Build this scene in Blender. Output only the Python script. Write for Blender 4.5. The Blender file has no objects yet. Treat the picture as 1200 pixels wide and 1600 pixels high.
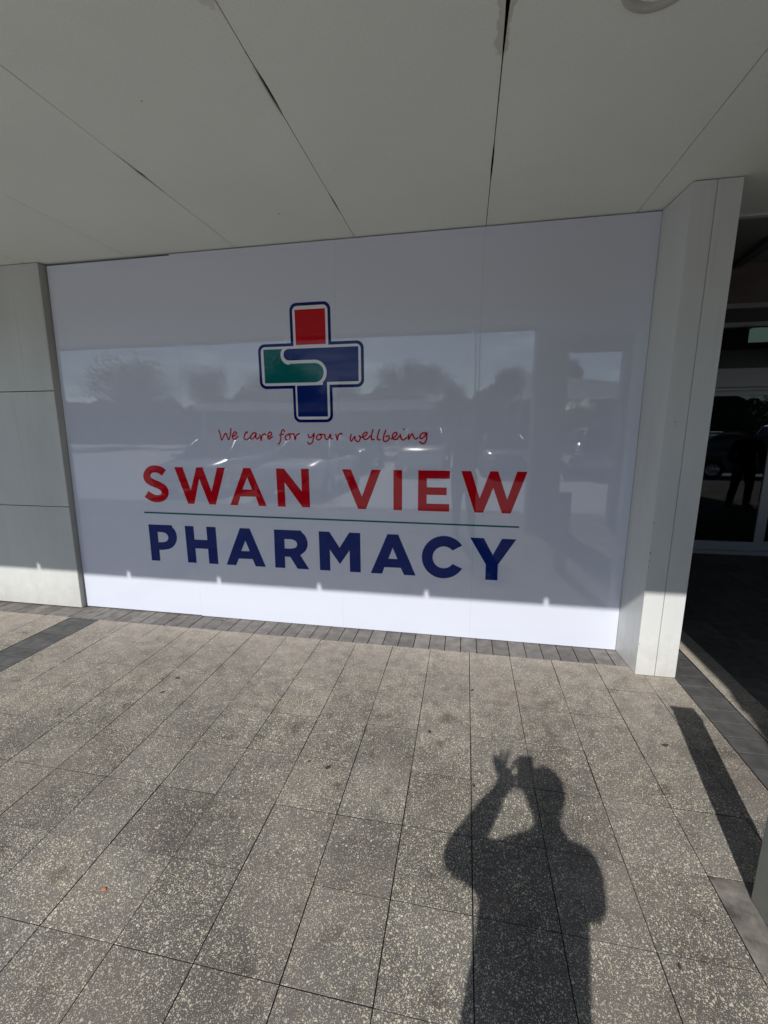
import bpy, bmesh, math, random
from mathutils import Vector, Matrix, noise
from mathutils.geometry import tessellate_polygon
R = math.radians
scene = bpy.context.scene
C = scene.collection
random.seed(7)

# ---------------------------------------------------------------- camera
cam_data = bpy.data.cameras.new('camera')
cam = bpy.data.objects.new('camera', cam_data); C.objects.link(cam)
CR = ((0.9827975, 0.1846226, -0.0048518), (0.0310757, -0.1912063, -0.9810578), (-0.1820532, 0.9640304, -0.1936543))
right, down, fwd = (Vector(v) for v in CR)
rot = Matrix((right, -down, -fwd)).transposed()
cam.matrix_world = Matrix.Translation((0, 0, 1.6)) @ rot.to_4x4()
cam_data.sensor_fit = 'VERTICAL'; cam_data.sensor_height = 36; cam_data.lens = 15.117
cam_data.clip_start = 0.01; cam_data.clip_end = 2000
scene.camera = cam

# ---------------------------------------------------------------- world, sun, exposure
SUN_EL, SUN_AZ = R(38.8), R(10.6)          # the sun stands behind the photographer, slightly to the left
scene.view_settings.view_transform = 'Standard'; scene.view_settings.look = 'None'
scene.view_settings.gamma = 1; scene.view_settings.exposure = 0.18
w = bpy.data.worlds.new('World'); scene.world = w; w.use_nodes = True
nt = w.node_tree; nt.nodes.clear()
out = nt.nodes.new('ShaderNodeOutputWorld'); bg = nt.nodes.new('ShaderNodeBackground')
sky = nt.nodes.new('ShaderNodeTexSky'); sky.sky_type = 'NISHITA'; sky.sun_disc = False
sky.sun_elevation = SUN_EL; sky.sun_rotation = math.pi + SUN_AZ
sky.air_density = 1.0; sky.dust_density = 0.4; sky.ozone_density = 4.5
tc = nt.nodes.new('ShaderNodeTexCoord'); mp = nt.nodes.new('ShaderNodeMapping')
mp.inputs['Scale'].default_value = (2.2, 2.2, 9.0)
ns = nt.nodes.new('ShaderNodeTexNoise'); ns.inputs['Scale'].default_value = 2.3; ns.inputs['Detail'].default_value = 9; ns.inputs['Roughness'].default_value = 0.62
rp = nt.nodes.new('ShaderNodeValToRGB'); rp.color_ramp.elements[0].position = 0.54; rp.color_ramp.elements[1].position = 0.74
rp.color_ramp.elements[1].color = (0.75, 0.75, 0.75, 1)
mx = nt.nodes.new('ShaderNodeMix'); mx.data_type = 'RGBA'; mx.inputs['B'].default_value = (17, 18, 20, 1)
L = nt.links.new
L(tc.outputs['Generated'], mp.inputs['Vector']); L(mp.outputs['Vector'], ns.inputs['Vector']); L(ns.outputs['Fac'], rp.inputs['Fac'])
L(rp.outputs['Color'], mx.inputs['Factor']); L(sky.outputs['Color'], mx.inputs['A']); L(mx.outputs['Result'], bg.inputs['Color'])
bg.inputs['Strength'].default_value = 0.082
L(bg.outputs['Background'], out.inputs['Surface'])
sd = bpy.data.lights.new('sun', 'SUN'); sd.energy = 3.75; sd.angle = R(0.55); sd.color = (1.0, 0.965, 0.92)
sun = bpy.data.objects.new('sun', sd); C.objects.link(sun)
sdir = Vector((-math.sin(SUN_AZ) * math.cos(SUN_EL), -math.cos(SUN_AZ) * math.cos(SUN_EL), math.sin(SUN_EL)))
sun.rotation_euler = sdir.to_track_quat('Z', 'Y').to_euler()

# ---------------------------------------------------------------- materials
def mat(name, col=(.5, .5, .5), rough=.5, metal=0, coat=0, coat_rough=.03, spec=.5, emit=None, es=0):
    m = bpy.data.materials.new(name); m.use_nodes = True
    b = m.node_tree.nodes['Principled BSDF']
    b.inputs['Base Color'].default_value = (*col, 1); b.inputs['Roughness'].default_value = rough
    b.inputs['Metallic'].default_value = metal; b.inputs['Coat Weight'].default_value = coat
    b.inputs['Coat Roughness'].default_value = coat_rough; b.inputs['Specular IOR Level'].default_value = spec
    if emit: b.inputs['Emission Color'].default_value = (*emit, 1); b.inputs['Emission Strength'].default_value = es
    return m
class N:
    """small node helper"""
    def __init__(s, m): s.m = m; s.t = m.node_tree; s.b = s.t.nodes['Principled BSDF']; s.co = s.new('ShaderNodeTexCoord').outputs['Object']
    def new(s, k): return s.t.nodes.new(k)
    def link(s, a, b): s.t.links.new(a, b)
    def noise(s, scale, detail=4, rough=.55, vec=None, stretch=None):
        n = s.new('ShaderNodeTexNoise'); n.inputs['Scale'].default_value = scale; n.inputs['Detail'].default_value = detail; n.inputs['Roughness'].default_value = rough
        v = vec or s.co
        if stretch:
            mp = s.new('ShaderNodeMapping'); mp.inputs['Scale'].default_value = stretch; s.link(v, mp.inputs['Vector']); v = mp.outputs['Vector']
        s.link(v, n.inputs['Vector']); return n
    def ramp(s, fac, stops):
        r = s.new('ShaderNodeValToRGB'); e = r.color_ramp.elements
        while len(e) < len(stops): e.new(.5)
        for q, (p, c) in zip(e, stops): q.position = p; q.color = (*c, 1) if not isinstance(c, (int, float)) else (c, c, c, 1)
        s.link(fac, r.inputs['Fac']); return r.outputs['Color']
    def math(s, op, a, b=None, clamp=False):
        n = s.new('ShaderNodeMath'); n.operation = op; n.use_clamp = clamp
        for i, v in enumerate((a, b)):
            if v is None: continue
            if isinstance(v, (int, float)): n.inputs[i].default_value = v
            else: s.link(v, n.inputs[i])
        return n.outputs[0]
    def mix(s, fac, a, b, mode='MIX'):
        n = s.new('ShaderNodeMix'); n.data_type = 'RGBA'; n.blend_type = mode
        for k, v in (('Factor', fac), ('A', a), ('B', b)):
            if isinstance(v, (int, float)): n.inputs[k].default_value = v if k == 'Factor' else (v, v, v, 1)
            elif isinstance(v, tuple): n.inputs[k].default_value = (*v, 1)
            else: s.link(v, n.inputs[k])
        return n.outputs['Result']
    def bump(s, h, strength=.2, dist=.002):
        b = s.new('ShaderNodeBump'); b.inputs['Strength'].default_value = strength; b.inputs['Distance'].default_value = dist
        s.link(h, b.inputs['Height']); s.link(b.outputs['Normal'], s.b.inputs['Normal']); return b
    def col(s, c): s.link(c, s.b.inputs['Base Color'])

def paver_material():
    m = mat('exposed_aggregate', rough=.85, spec=.1); n = N(m)
    geo = n.new('ShaderNodeNewGeometry'); rnd = geo.outputs['Random Per Island']
    g1 = n.noise(3.1, 5); g2 = n.noise(520, 2, .7); g3 = n.noise(11, 4)
    tone = n.math('MULTIPLY_ADD', rnd, .32); tone.node.inputs[2].default_value = .86
    base = n.ramp(g1.outputs['Fac'], [(.3, (.128, .120, .109)), (.55, (.170, .160, .146)), (.75, (.20, .183, .163))])
    base = n.mix(1.0, base, n.ramp(g2.outputs['Fac'], [(.3, .55), (.7, 1.4)]), 'MULTIPLY')
    base = n.mix(1.0, base, tone, 'MULTIPLY')
    dens = n.math('MULTIPLY_ADD', g3.outputs['Fac'], 1.5); dens.node.inputs[2].default_value = -.20
    dens = n.math('ADD', dens, n.math('MULTIPLY', n.math('FRACT', n.math('MULTIPLY', rnd, 17.3)), .16))
    col = base; hsum = None
    warp = n.noise(60, 2); 
    wv = n.new('ShaderNodeVectorMath'); wv.operation = 'MULTIPLY_ADD'; wv.inputs[1].default_value = (.0025, .0025, .0025)
    n.link(warp.outputs['Color'], wv.inputs[0]); n.link(n.co, wv.inputs[2])
    for sc, gate, rad in ((400, .54, .44), (205, .66, .43), (108, .79, .40)):
        v = n.new('ShaderNodeTexVoronoi'); v.inputs['Scale'].default_value = sc; n.link(wv.outputs[0], v.inputs['Vector'])
        sep = n.new('ShaderNodeSeparateColor'); n.link(v.outputs['Color'], sep.inputs[0])
        on = n.math('GREATER_THAN', n.math('ADD', sep.outputs[0], n.math('MULTIPLY', n.math('SUBTRACT', dens, .6), .55)), gate)
        size = n.math('MULTIPLY_ADD', sep.outputs[1], rad * .8); size.node.inputs[2].default_value = rad * .35
        inside = n.math('LESS_THAN', v.outputs['Distance'], size)
        f = n.math('MULTIPLY', on, inside)
        pc = n.ramp(sep.outputs[2], [(0, (.50, .47, .38)), (.3, (.68, .63, .50)), (.6, (.82, .75, .55)), (.8, (.90, .87, .72)), (.93, (.62, .44, .28)), (1, (.74, .74, .70))])
        col = n.mix(n.math('MULTIPLY', f, .95), col, pc)
    # dirt, tyre-dark smudges and old gum
    d1 = n.noise(1.7, 6, .6); col = n.mix(1.0, col, n.ramp(d1.outputs['Fac'], [(.36, (.74, .73, .73)), (.56, (1, 1, 1)), (.72, (1.10, 1.07, 1.03))]), 'MULTIPLY')
    d2 = n.noise(9, 3, .5); col = n.mix(1.0, col, n.ramp(d2.outputs['Fac'], [(.27, (.66, .64, .62)), (.40, (1, 1, 1))]), 'MULTIPLY')
    d3 = n.noise(45, 2, .5); col = n.mix(1.0, col, n.ramp(d3.outputs['Fac'], [(.22, (.30, .29, .28)), (.27, (1, 1, 1))]), 'MULTIPLY')
    # reddish wash, then a paler tone painted in towards the wall
    d4 = n.noise(2.3, 4); col = n.mix(n.ramp(d4.outputs['Fac'], [(.5, 0.0), (.7, .3)]), col, (.27, .215, .185))
    sx = n.new('ShaderNodeSeparateXYZ'); n.link(n.co, sx.inputs[0])
    dust_and_sheen = n.math('ADD', n.math('MULTIPLY', n.math('SUBTRACT', sx.outputs[1], 2.0), .75), n.math('SUBTRACT', g3.outputs['Fac'], .5), True)
    col = n.mix(n.math('MULTIPLY', dust_and_sheen, .60), col, (.50, .44, .39))   # dusty tone towards the wall, with the brightness of the grazing view painted in
    n.col(col); n.bump(g2.outputs['Fac'], .25, .001)
    return m
M_PAVER = paver_material()
def worn(name, c1, c2, rough=.75, scale=14, speck=0, bumpd=.001, island=.0):
    m = mat(name, rough=rough, spec=.3); n = N(m)
    a = n.noise(scale, 6, .6); b = n.noise(380, 2, .7)
    c = n.ramp(a.outputs['Fac'], [(.32, c1), (.68, c2)])
    c = n.mix(1.0, c, n.ramp(b.outputs['Fac'], [(.3, .82), (.72, 1.2)]), 'MULTIPLY')
    if island:
        g = n.new('ShaderNodeNewGeometry'); t = n.math('MULTIPLY_ADD', g.outputs['Random Per Island'], island); t.node.inputs[2].default_value = 1 - island / 2
        c = n.mix(1.0, c, t, 'MULTIPLY')
    n.col(c); n.bump(b.outputs['Fac'], .3, bumpd); return m
M_BRICK = worn('dark_border_paver', (.125, .115, .108), (.215, .20, .188), island=.4)
M_BAND_SHADE_PAVER = worn('charcoal_band_and_shade_paver', (.065, .066, .068), (.115, .113, .11), island=.4)
M_SMEAR = worn('cement_smeared_paver', (.075, .066, .058), (.25, .23, .205), scale=16)
M_GRIT = mat('joint_grit', (.035, .03, .026), .95, spec=.1)
M_BED = mat('paving_bed', (.012, .011, .01), .95, spec=.1)
M_ASPHALT = worn('pale_concrete_yard', (.48, .48, .485), (.56, .56, .56), scale=2)
M_KERB = worn('kerb_concrete', (.30, .29, .27), (.42, .40, .37), scale=6)
def paint_material(name, c, rough=.45, dirt=.12, texture=0, spec=.4):
    m = mat(name, c, rough, spec=spec); n = N(m)
    a = n.noise(2.2, 5, .6, stretch=(1, 1, .35)); k = n.ramp(a.outputs['Fac'], [(.3, 1 - dirt), (.62, 1.0)])
    c2 = n.mix(1.0, tuple(c), k, 'MULTIPLY')
    s = n.noise(38, 2, .5); c2 = n.mix(1.0, c2, n.ramp(s.outputs['Fac'], [(.2, .45), (.235, 1.0)]), 'MULTIPLY')
    xyz = n.new('ShaderNodeSeparateXYZ'); n.link(n.co, xyz.inputs[0])
    spl = n.noise(13, 5, .65); low = n.math('SUBTRACT', n.math('MULTIPLY', spl.outputs['Fac'], .55), xyz.outputs[2])   # splash dirt along the foot
    c2 = n.mix(n.ramp(low, [(.0, 0.0), (.3, .35)]), c2, (.36, .31, .25))
    run = n.noise(26, 3, .5, stretch=(1, 1, .04)); c2 = n.mix(1.0, c2, n.ramp(run.outputs['Fac'], [(.28, .94), (.42, 1.0)]), 'MULTIPLY')
    n.col(c2)
    h = n.noise(texture or 300, 3, .6); n.bump(h.outputs['Fac'], .35 if texture else .08, .0012)
    return m
M_CLAD = paint_material('white_wall_paint', (.64, .66, .635), .3)
M_PIL = paint_material('pilaster_paint', (.70, .715, .70), .35)
M_STRIP = paint_material('grey_corner_paint', (.42, .42, .39), .5, .25)
def soffit_material():
    m = mat('soffit_sheet', rough=.7, spec=.25); n = N(m)
    a = n.noise(1.4, 5, .6); c = n.ramp(a.outputs['Fac'], [(.3, (.83, .865, .80)), (.7, (.88, .91, .845))])
    t = n.noise(160, 3, .65); c = n.mix(1.0, c, n.ramp(t.outputs['Fac'], [(.3, .93), (.7, 1.05)]), 'MULTIPLY')
    sp = n.noise(24, 1, .5); c = n.mix(1.0, c, n.ramp(sp.outputs['Fac'], [(.16, .35), (.185, 1.0)]), 'MULTIPLY')
    # water stain round the open joint, a mark with a shape of its own
    xyz = n.new('ShaderNodeSeparateXYZ'); n.link(n.co, xyz.inputs[0])
    wob = n.noise(9, 4, .6)
    def stain(x0, y0, rx, ry, col, c):
        dx = n.math('DIVIDE', n.math('SUBTRACT', xyz.outputs[0], x0), rx); dy = n.math('DIVIDE', n.math('SUBTRACT', xyz.outputs[1], y0), ry)
        d = n.math('SQRT', n.math('ADD', n.math('MULTIPLY', dx, dx), n.math('MULTIPLY', dy, dy)))
        d = n.math('ADD', d, n.math('MULTIPLY', n.math('SUBTRACT', wob.outputs['Fac'], .5), 1.3))
        f = n.ramp(d, [(0, .7), (.55, .35), (.88, .5), (1.0, 0.0)])
        return n.mix(f, c, col)
    c = stain(.080, 1.50, .036, .33, (.42, .38, .29), c)
    c = stain(-.789, 1.80, .010, .15, (.50, .45, .33), c)
    c = stain(-.80, 1.33, .10, .14, (.60, .52, .46), c)
    n.col(c); n.bump(t.outputs['Fac'], .5, .0015); return m
M_SOFFIT = soffit_material()
M_VOID = mat('dark_void', (.012, .012, .012), .9, spec=.1)
M_ROOF = mat('roof_sheet', (.25, .25, .25), .6)
M_FASCIA = mat('fascia_metal', (.62, .62, .60), .45)
def film_material(name, c, wave=True, ior=1.36, spec=.0):
    m = mat(name, c, .08, coat=1.0, coat_rough=.008, spec=spec); n = N(m)
    n.b.inputs['Coat IOR'].default_value = ior
    if wave:
        sm = n.noise(2.6, 6, .65, stretch=(1, 1, .5)); n.link(n.ramp(sm.outputs['Fac'], [(.45, .006), (.75, .06)]), n.b.inputs['Coat Roughness'])   # wipe marks and dust
        ds = n.noise(60, 2, .5); n.col(n.mix(1.0, tuple(c), n.ramp(ds.outputs['Fac'], [(.19, .80), (.23, 1.0)]), 'MULTIPLY'))
        h = n.noise(1.1, 2, .4, stretch=(1.6, 1, .7))
        b = n.new('ShaderNodeBump'); b.inputs['Strength'].default_value = .11; b.inputs['Distance'].default_value = .02
        n.link(h.outputs['Fac'], b.inputs['Height']); n.link(b.outputs['Normal'], n.b.inputs['Coat Normal'])
    return m
M_FILM = film_material('white_gloss_film', (.69, .725, .83), ior=1.85, spec=.0)
M_RED = film_material('red_vinyl', (.56, .003, .012))
M_NAVY = film_material('navy_vinyl', (.003, .008, .14))
M_BLUE = film_material('blue_vinyl', (.006, .022, .17))
M_TEAL = film_material('teal_vinyl', (.003, .145, .14))
M_WHITEV = film_material('white_vinyl', (.84, .85, .88))
M_STEEL = paint_material('bollard_paint', (.20, .225, .205), .45, .3)
M_DKMETAL = mat('dark_metal', (.06, .06, .065), .45)
M_ALU = mat('grey_aluminium', (.42, .43, .46), .38, metal=.4)
M_BROWN = worn('brown_cladding', (.16, .13, .115), (.20, .165, .145), .6, 4)
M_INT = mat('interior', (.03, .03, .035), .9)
M_GREEN = mat('lamp_diffuser', (.5, .6, .5), .5, emit=(.55, .75, .60), es=.35)
M_LENS = mat('downlight_glass', (.36, .33, .24), .25)
def glass_material():
    m = bpy.data.materials.new('tinted_glass'); m.use_nodes = True; t = m.node_tree; t.nodes.clear()
    o = t.nodes.new('ShaderNodeOutputMaterial'); g = t.nodes.new('ShaderNodeBsdfGlossy'); g.inputs['Roughness'].default_value = .005; g.inputs['Color'].default_value = (.9, .95, 1, 1)
    tr = t.nodes.new('ShaderNodeBsdfTransparent'); tr.inputs['Color'].default_value = (.45, .48, .5, 1)
    f = t.nodes.new('ShaderNodeFresnel'); f.inputs['IOR'].default_value = 1.55; x = t.nodes.new('ShaderNodeMixShader')
    mm = t.nodes.new('ShaderNodeMath'); mm.operation = 'MULTIPLY_ADD'; mm.inputs[1].default_value = .9; mm.inputs[2].default_value = .0
    t.links.new(f.outputs[0], mm.inputs[0]); t.links.new(mm.outputs[0], x.inputs[0]); t.links.new(tr.outputs[0], x.inputs[1]); t.links.new(g.outputs[0], x.inputs[2]); t.links.new(x.outputs[0], o.inputs[0]); return m
M_GLASS = glass_material()
M_CARGLASS = mat('car_glass', (.01, .012, .014), .03, spec=.8)
M_TYRE = mat('tyre_rubber', (.02, .02, .02), .8)
M_CHROME = mat('chrome', (.75, .75, .76), .12, metal=1)
M_LAMPW = mat('headlight_lens', (.8, .8, .82), .08, coat=1)
M_LAMPR = mat('tail_light_lens', (.35, .01, .01), .12, coat=1)
M_SKIN = mat('skin', (.45, .27, .19), .5); M_HAIR = mat('dark_hair', (.02, .015, .012), .6)
M_SHIRT = worn('dark_shirt_cloth', (.03, .035, .045), (.045, .05, .06), .85, 20)
M_TROUSER = worn('charcoal_trouser_cloth', (.025, .025, .03), (.04, .04, .045), .85, 20)
M_SHOE = mat('shoe_leather', (.02, .018, .016), .4); M_PHONE = mat('phone_shell', (.015, .015, .018), .2)
M_EYE = mat('dark_eye', (.07, .045, .03), .15)
M_BARK = worn('bark', (.07, .055, .04), (.15, .12, .09), .9, 12)
def leaf_mat(name, a, b):
    m = mat(name, rough=.6, spec=.3); n = N(m); g = n.new('ShaderNodeNewGeometry')
    n.col(n.ramp(g.outputs['Random Per Island'], [(0, a), (1, b)])); return m
M_LEAF = leaf_mat('leaves', (.02, .035, .015), (.055, .08, .032))
M_DRY = mat('dry_leaf_brown', (.06, .035, .02), .8); M_ORANGE = mat('orange_scrap', (.55, .17, .09), .6); M_BLUESCRAP = mat('blue_scrap', (.22, .33, .42), .5)
M_SAIL = mat('sail_cloth', (.75, .75, .72), .7)

# ---------------------------------------------------------------- mesh helpers
class MB:
    def __init__(s): s.b = bmesh.new()
    def face(s, pts, mi=0):
        f = s.b.faces.new([s.b.verts.new(p) for p in pts]); f.material_index = mi; return f
    def hexa(s, b4, t4, mi=0):
        """closed solid between two 4-point loops (counter-clockwise seen from above)"""
        B = [s.b.verts.new(p) for p in b4]; T = [s.b.verts.new(p) for p in t4]
        fs = [s.b.faces.new(B[::-1]), s.b.faces.new(T)]
        for i in range(4): fs.append(s.b.faces.new((B[i], B[(i + 1) % 4], T[(i + 1) % 4], T[i])))
        for f in fs: f.material_index = mi
    def box(s, x0, x1, y0, y1, z0, z1, mi=0):
        s.hexa([(x0, y0, z0), (x1, y0, z0), (x1, y1, z0), (x0, y1, z0)], [(x0, y0, z1), (x1, y0, z1), (x1, y1, z1), (x0, y1, z1)], mi)
    def paver(s, x0, x1, y0, y1, z, ch=.0011, mi=0, side=2):
        """slab with a small chamfer round its top"""
        zb = z - .03; zc = z - ch
        B = [(x0, y0), (x1, y0), (x1, y1), (x0, y1)]; T = [(x0 + ch, y0 + ch), (x1 - ch, y0 + ch), (x1 - ch, y1 - ch), (x0 + ch, y1 - ch)]
        b = [s.b.verts.new((*p, zb)) for p in B]; c = [s.b.verts.new((*p, zc)) for p in B]; t = [s.b.verts.new((*p, z + random.uniform(-.0004, .0004))) for p in T]
        for i in range(4):
            j = (i + 1) % 4
            f = s.b.faces.new((b[i], b[j], c[j], c[i])); f.material_index = side
            f = s.b.faces.new((c[i], c[j], t[j], t[i])); f.material_index = mi
        f = s.b.faces.new(t); f.material_index = mi
    def ring_prism(s, pts, axis_fn, mi=0):
        pass
    def tube(s, p0, p1, r0, r1=None, seg=12, mi=0, cap=True):
        r1 = r0 if r1 is None else r1; p0 = Vector(p0); p1 = Vector(p1); d = (p1 - p0).normalized()
        a = d.orthogonal().normalized(); b = d.cross(a)
        A = [s.b.verts.new(p0 + (a * math.cos(t) + b * math.sin(t)) * r0) for t in [2 * math.pi * i / seg for i in range(seg)]]
        Bv = [s.b.verts.new(p1 + (a * math.cos(t) + b * math.sin(t)) * r1) for t in [2 * math.pi * i / seg for i in range(seg)]]
        for i in range(seg):
            f = s.b.faces.new((A[i], A[(i + 1) % seg], Bv[(i + 1) % seg], Bv[i])); f.material_index = mi; f.smooth = True
        if cap: s.b.faces.new(A[::-1]).material_index = mi; s.b.faces.new(Bv).material_index = mi
    def lathe(s, prof, c, seg=40, mi=0, axis='Z'):
        rows = []
        for r, h in prof:
            row = []
            for i in range(seg):
                t = 2 * math.pi * i / seg; a, b = r * math.cos(t), r * math.sin(t)
                p = (a, b, h) if axis == 'Z' else (a, h, b) if axis == 'Y' else (h, a, b)
                row.append(s.b.verts.new(Vector(c) + Vector(p)))
            rows.append(row)
        for q in range(len(rows) - 1):
            for i in range(seg):
                f = s.b.faces.new((rows[q][i], rows[q][(i + 1) % seg], rows[q + 1][(i + 1) % seg], rows[q + 1][i])); f.smooth = True; f.material_index = mi
    def build(s, name, m, parent=None, bevel=0):
        bmesh.ops.recalc_face_normals(s.b, faces=s.b.faces)
        me = bpy.data.meshes.new(name); s.b.to_mesh(me); s.b.free()
        for x in (m if isinstance(m, (list, tuple)) else [m]): me.materials.append(x)
        o = bpy.data.objects.new(name, me); C.objects.link(o)
        if parent: o.parent = parent
        if bevel:
            k = o.modifiers.new('bevel', 'BEVEL'); k.width = bevel; k.segments = 2; k.limit_method = 'ANGLE'
        return o
def tag(o, label, cat, group=None):
    o['label'] = label; o['category'] = cat
    if group: o['group'] = group
    return o
def struct(o): o['kind'] = 'structure'; return o
def empty(name, label, cat, loc=(0, 0, 0), group=None):
    o = bpy.data.objects.new(name, None); C.objects.link(o); o.location = loc; return tag(o, label, cat, group)
RED_GLYPHS = [["S",[[-2.4055,1.2644],[-2.4113,1.2684],[-2.417,1.2726],[-2.4235,1.2774],[-2.431,1.2826],[-2.4399,1.2877],[-2.4499,1.2921],[-2.4601,1.2954],[-2.4703,1.2979],[-2.4808,1.2999],[-2.4916,1.3011],[-2.5027,1.3016],[-2.5136,1.3013],[-2.5243,1.3002],[-2.535,1.2984],[-2.5461,1.2957],[-2.5574,1.2919],[-2.5687,1.2867],[-2.5799,1.2799],[-2.5898,1.2718],[-2.5985,1.2629],[-2.6062,1.2536],[-2.6129,1.2436],[-2.6186,1.2331],[-2.6227,1.2219],[-2.6248,1.2106],[-2.6248,1.1997],[-2.6232,1.1894],[-2.6201,1.1798],[-2.6156,1.1707],[-2.6097,1.1621],[-2.6021,1.1541],[-2.5935,1.1475],[-2.5847,1.142],[-2.5759,1.1372],[-2.5675,1.133],[-2.5589,1.1289],[-2.5492,1.1247],[-2.539,1.121],[-2.5294,1.1179],[-2.5206,1.115],[-2.513,1.1122],[-2.5063,1.1093],[-2.4993,1.1059],[-2.4922,1.1024],[-2.4859,1.0989],[-2.4808,1.0958],[-2.4772,1.093],[-2.4749,1.0907],[-2.4731,1.0882],[-2.4715,1.0852],[-2.4703,1.0821],[-2.4696,1.0791],[-2.4694,1.0766],[-2.4695,1.0748],[-2.47,1.0727],[-2.4711,1.0698],[-2.4727,1.0666],[-2.4745,1.0638],[-2.4761,1.0619],[-2.477,1.0611],[-2.4785,1.0603],[-2.4818,1.0588],[-2.4866,1.0572],[-2.4923,1.0557],[-2.4985,1.0546],[-2.5044,1.0539],[-2.5103,1.0536],[-2.5163,1.0537],[-2.5225,1.0542],[-2.5289,1.0552],[-2.5354,1.0567],[-2.5417,1.0587],[-2.548,1.0613],[-2.5551,1.065],[-2.5631,1.0698],[-2.5718,1.0753],[-2.5811,1.0811],[-2.5904,1.0867],[-2.6337,1.0347],[-2.625,1.0296],[-2.6162,1.0241],[-2.6069,1.0182],[-2.5969,1.0123],[-2.586,1.0066],[-2.5745,1.0019],[-2.563,0.9983],[-2.5518,0.9958],[-2.5406,0.994],[-2.5294,0.9931],[-2.5182,0.9929],[-2.5072,0.9935],[-2.496,0.9948],[-2.4846,0.997],[-2.4731,1.0],[-2.4616,1.004],[-2.45,1.0093],[-2.4386,1.0165],[-2.4285,1.0252],[-2.4204,1.0347],[-2.4139,1.0444],[-2.4089,1.0543],[-2.4052,1.0644],[-2.4029,1.0747],[-2.4022,1.0851],[-2.4031,1.0951],[-2.4054,1.1047],[-2.4089,1.1138],[-2.4136,1.1225],[-2.4197,1.1308],[-2.4272,1.1384],[-2.4355,1.1448],[-2.4441,1.1502],[-2.4526,1.1549],[-2.461,1.1591],[-2.4696,1.1633],[-2.4793,1.1675],[-2.4894,1.1711],[-2.4989,1.1743],[-2.5077,1.1772],[-2.5152,1.1799],[-2.522,1.1828],[-2.5291,1.1863],[-2.5362,1.1899],[-2.5425,1.1932],[-2.5475,1.1963],[-2.5509,1.1989],[-2.5529,1.201],[-2.5544,1.2033],[-2.5558,1.2061],[-2.5567,1.2089],[-2.5572,1.2115],[-2.5572,1.2136],[-2.557,1.2151],[-2.5561,1.2174],[-2.554,1.2212],[-2.551,1.2257],[-2.5474,1.2301],[-2.544,1.2337],[-2.5415,1.2358],[-2.5394,1.2371],[-2.5363,1.2385],[-2.5322,1.2398],[-2.5274,1.241],[-2.522,1.242],[-2.5167,1.2425],[-2.5115,1.2427],[-2.5057,1.2424],[-2.4995,1.2417],[-2.4932,1.2406],[-2.4871,1.2391],[-2.4821,1.2375],[-2.4781,1.2358],[-2.4739,1.2333],[-2.4689,1.2299],[-2.4632,1.2256],[-2.4567,1.2208],[-2.45,1.2162]],[]],["W",[[-2.3288,1.2893],[-2.2542,1.2893],[-2.1971,1.1016],[-2.1301,1.2893],[-2.0747,1.2893],[-2.0112,1.0942],[-1.9468,1.2893],[-1.8774,1.2893],[-1.9824,0.9889],[-2.0413,0.9889],[-2.1125,1.1974],[-2.1757,0.9889],[-2.2326,0.9889]],[]],["A",[[-1.7186,1.2893],[-1.6586,1.2893],[-1.5389,0.9889],[-1.6042,0.9889],[-1.6286,1.0624],[-1.7602,1.061],[-1.7887,0.9889],[-1.8535,0.9889]],[[[-1.6912,1.2158],[-1.656,1.1183],[-1.7387,1.1183]]]],["N",[[-1.4438,1.2893],[-1.379,1.2893],[-1.2393,1.1135],[-1.2393,1.2893],[-1.1765,1.2893],[-1.1765,0.9889],[-1.2393,0.9889],[-1.379,1.1824],[-1.379,0.9889],[-1.4438,0.9889]],[]],["V",[[-0.9118,1.2893],[-0.8433,1.2893],[-0.7604,1.084],[-0.6837,1.2893],[-0.6124,1.2893],[-0.7307,0.9889],[-0.7923,0.9889]],[]],["I",[[-0.5191,1.2893],[-0.4538,1.2893],[-0.4538,0.9889],[-0.5191,0.9889]],[]],["E",[[-0.3351,1.2893],[-0.1051,1.2893],[-0.1051,1.2306],[-0.2712,1.2306],[-0.2712,1.166],[-0.1261,1.166],[-0.1261,1.1106],[-0.2712,1.1106],[-0.2712,1.0447],[-0.1051,1.0447],[-0.1051,0.9889],[-0.3351,0.9889]],[]],["W",[[-0.0255,1.2893],[0.0446,1.2893],[0.1101,1.0929],[0.1766,1.2893],[0.2314,1.2893],[0.3013,1.0876],[0.3606,1.2893],[0.4299,1.2893],[0.3306,0.9889],[0.2697,0.9889],[0.2019,1.1714],[0.1381,0.9889],[0.0775,0.9889]],[]]]
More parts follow.
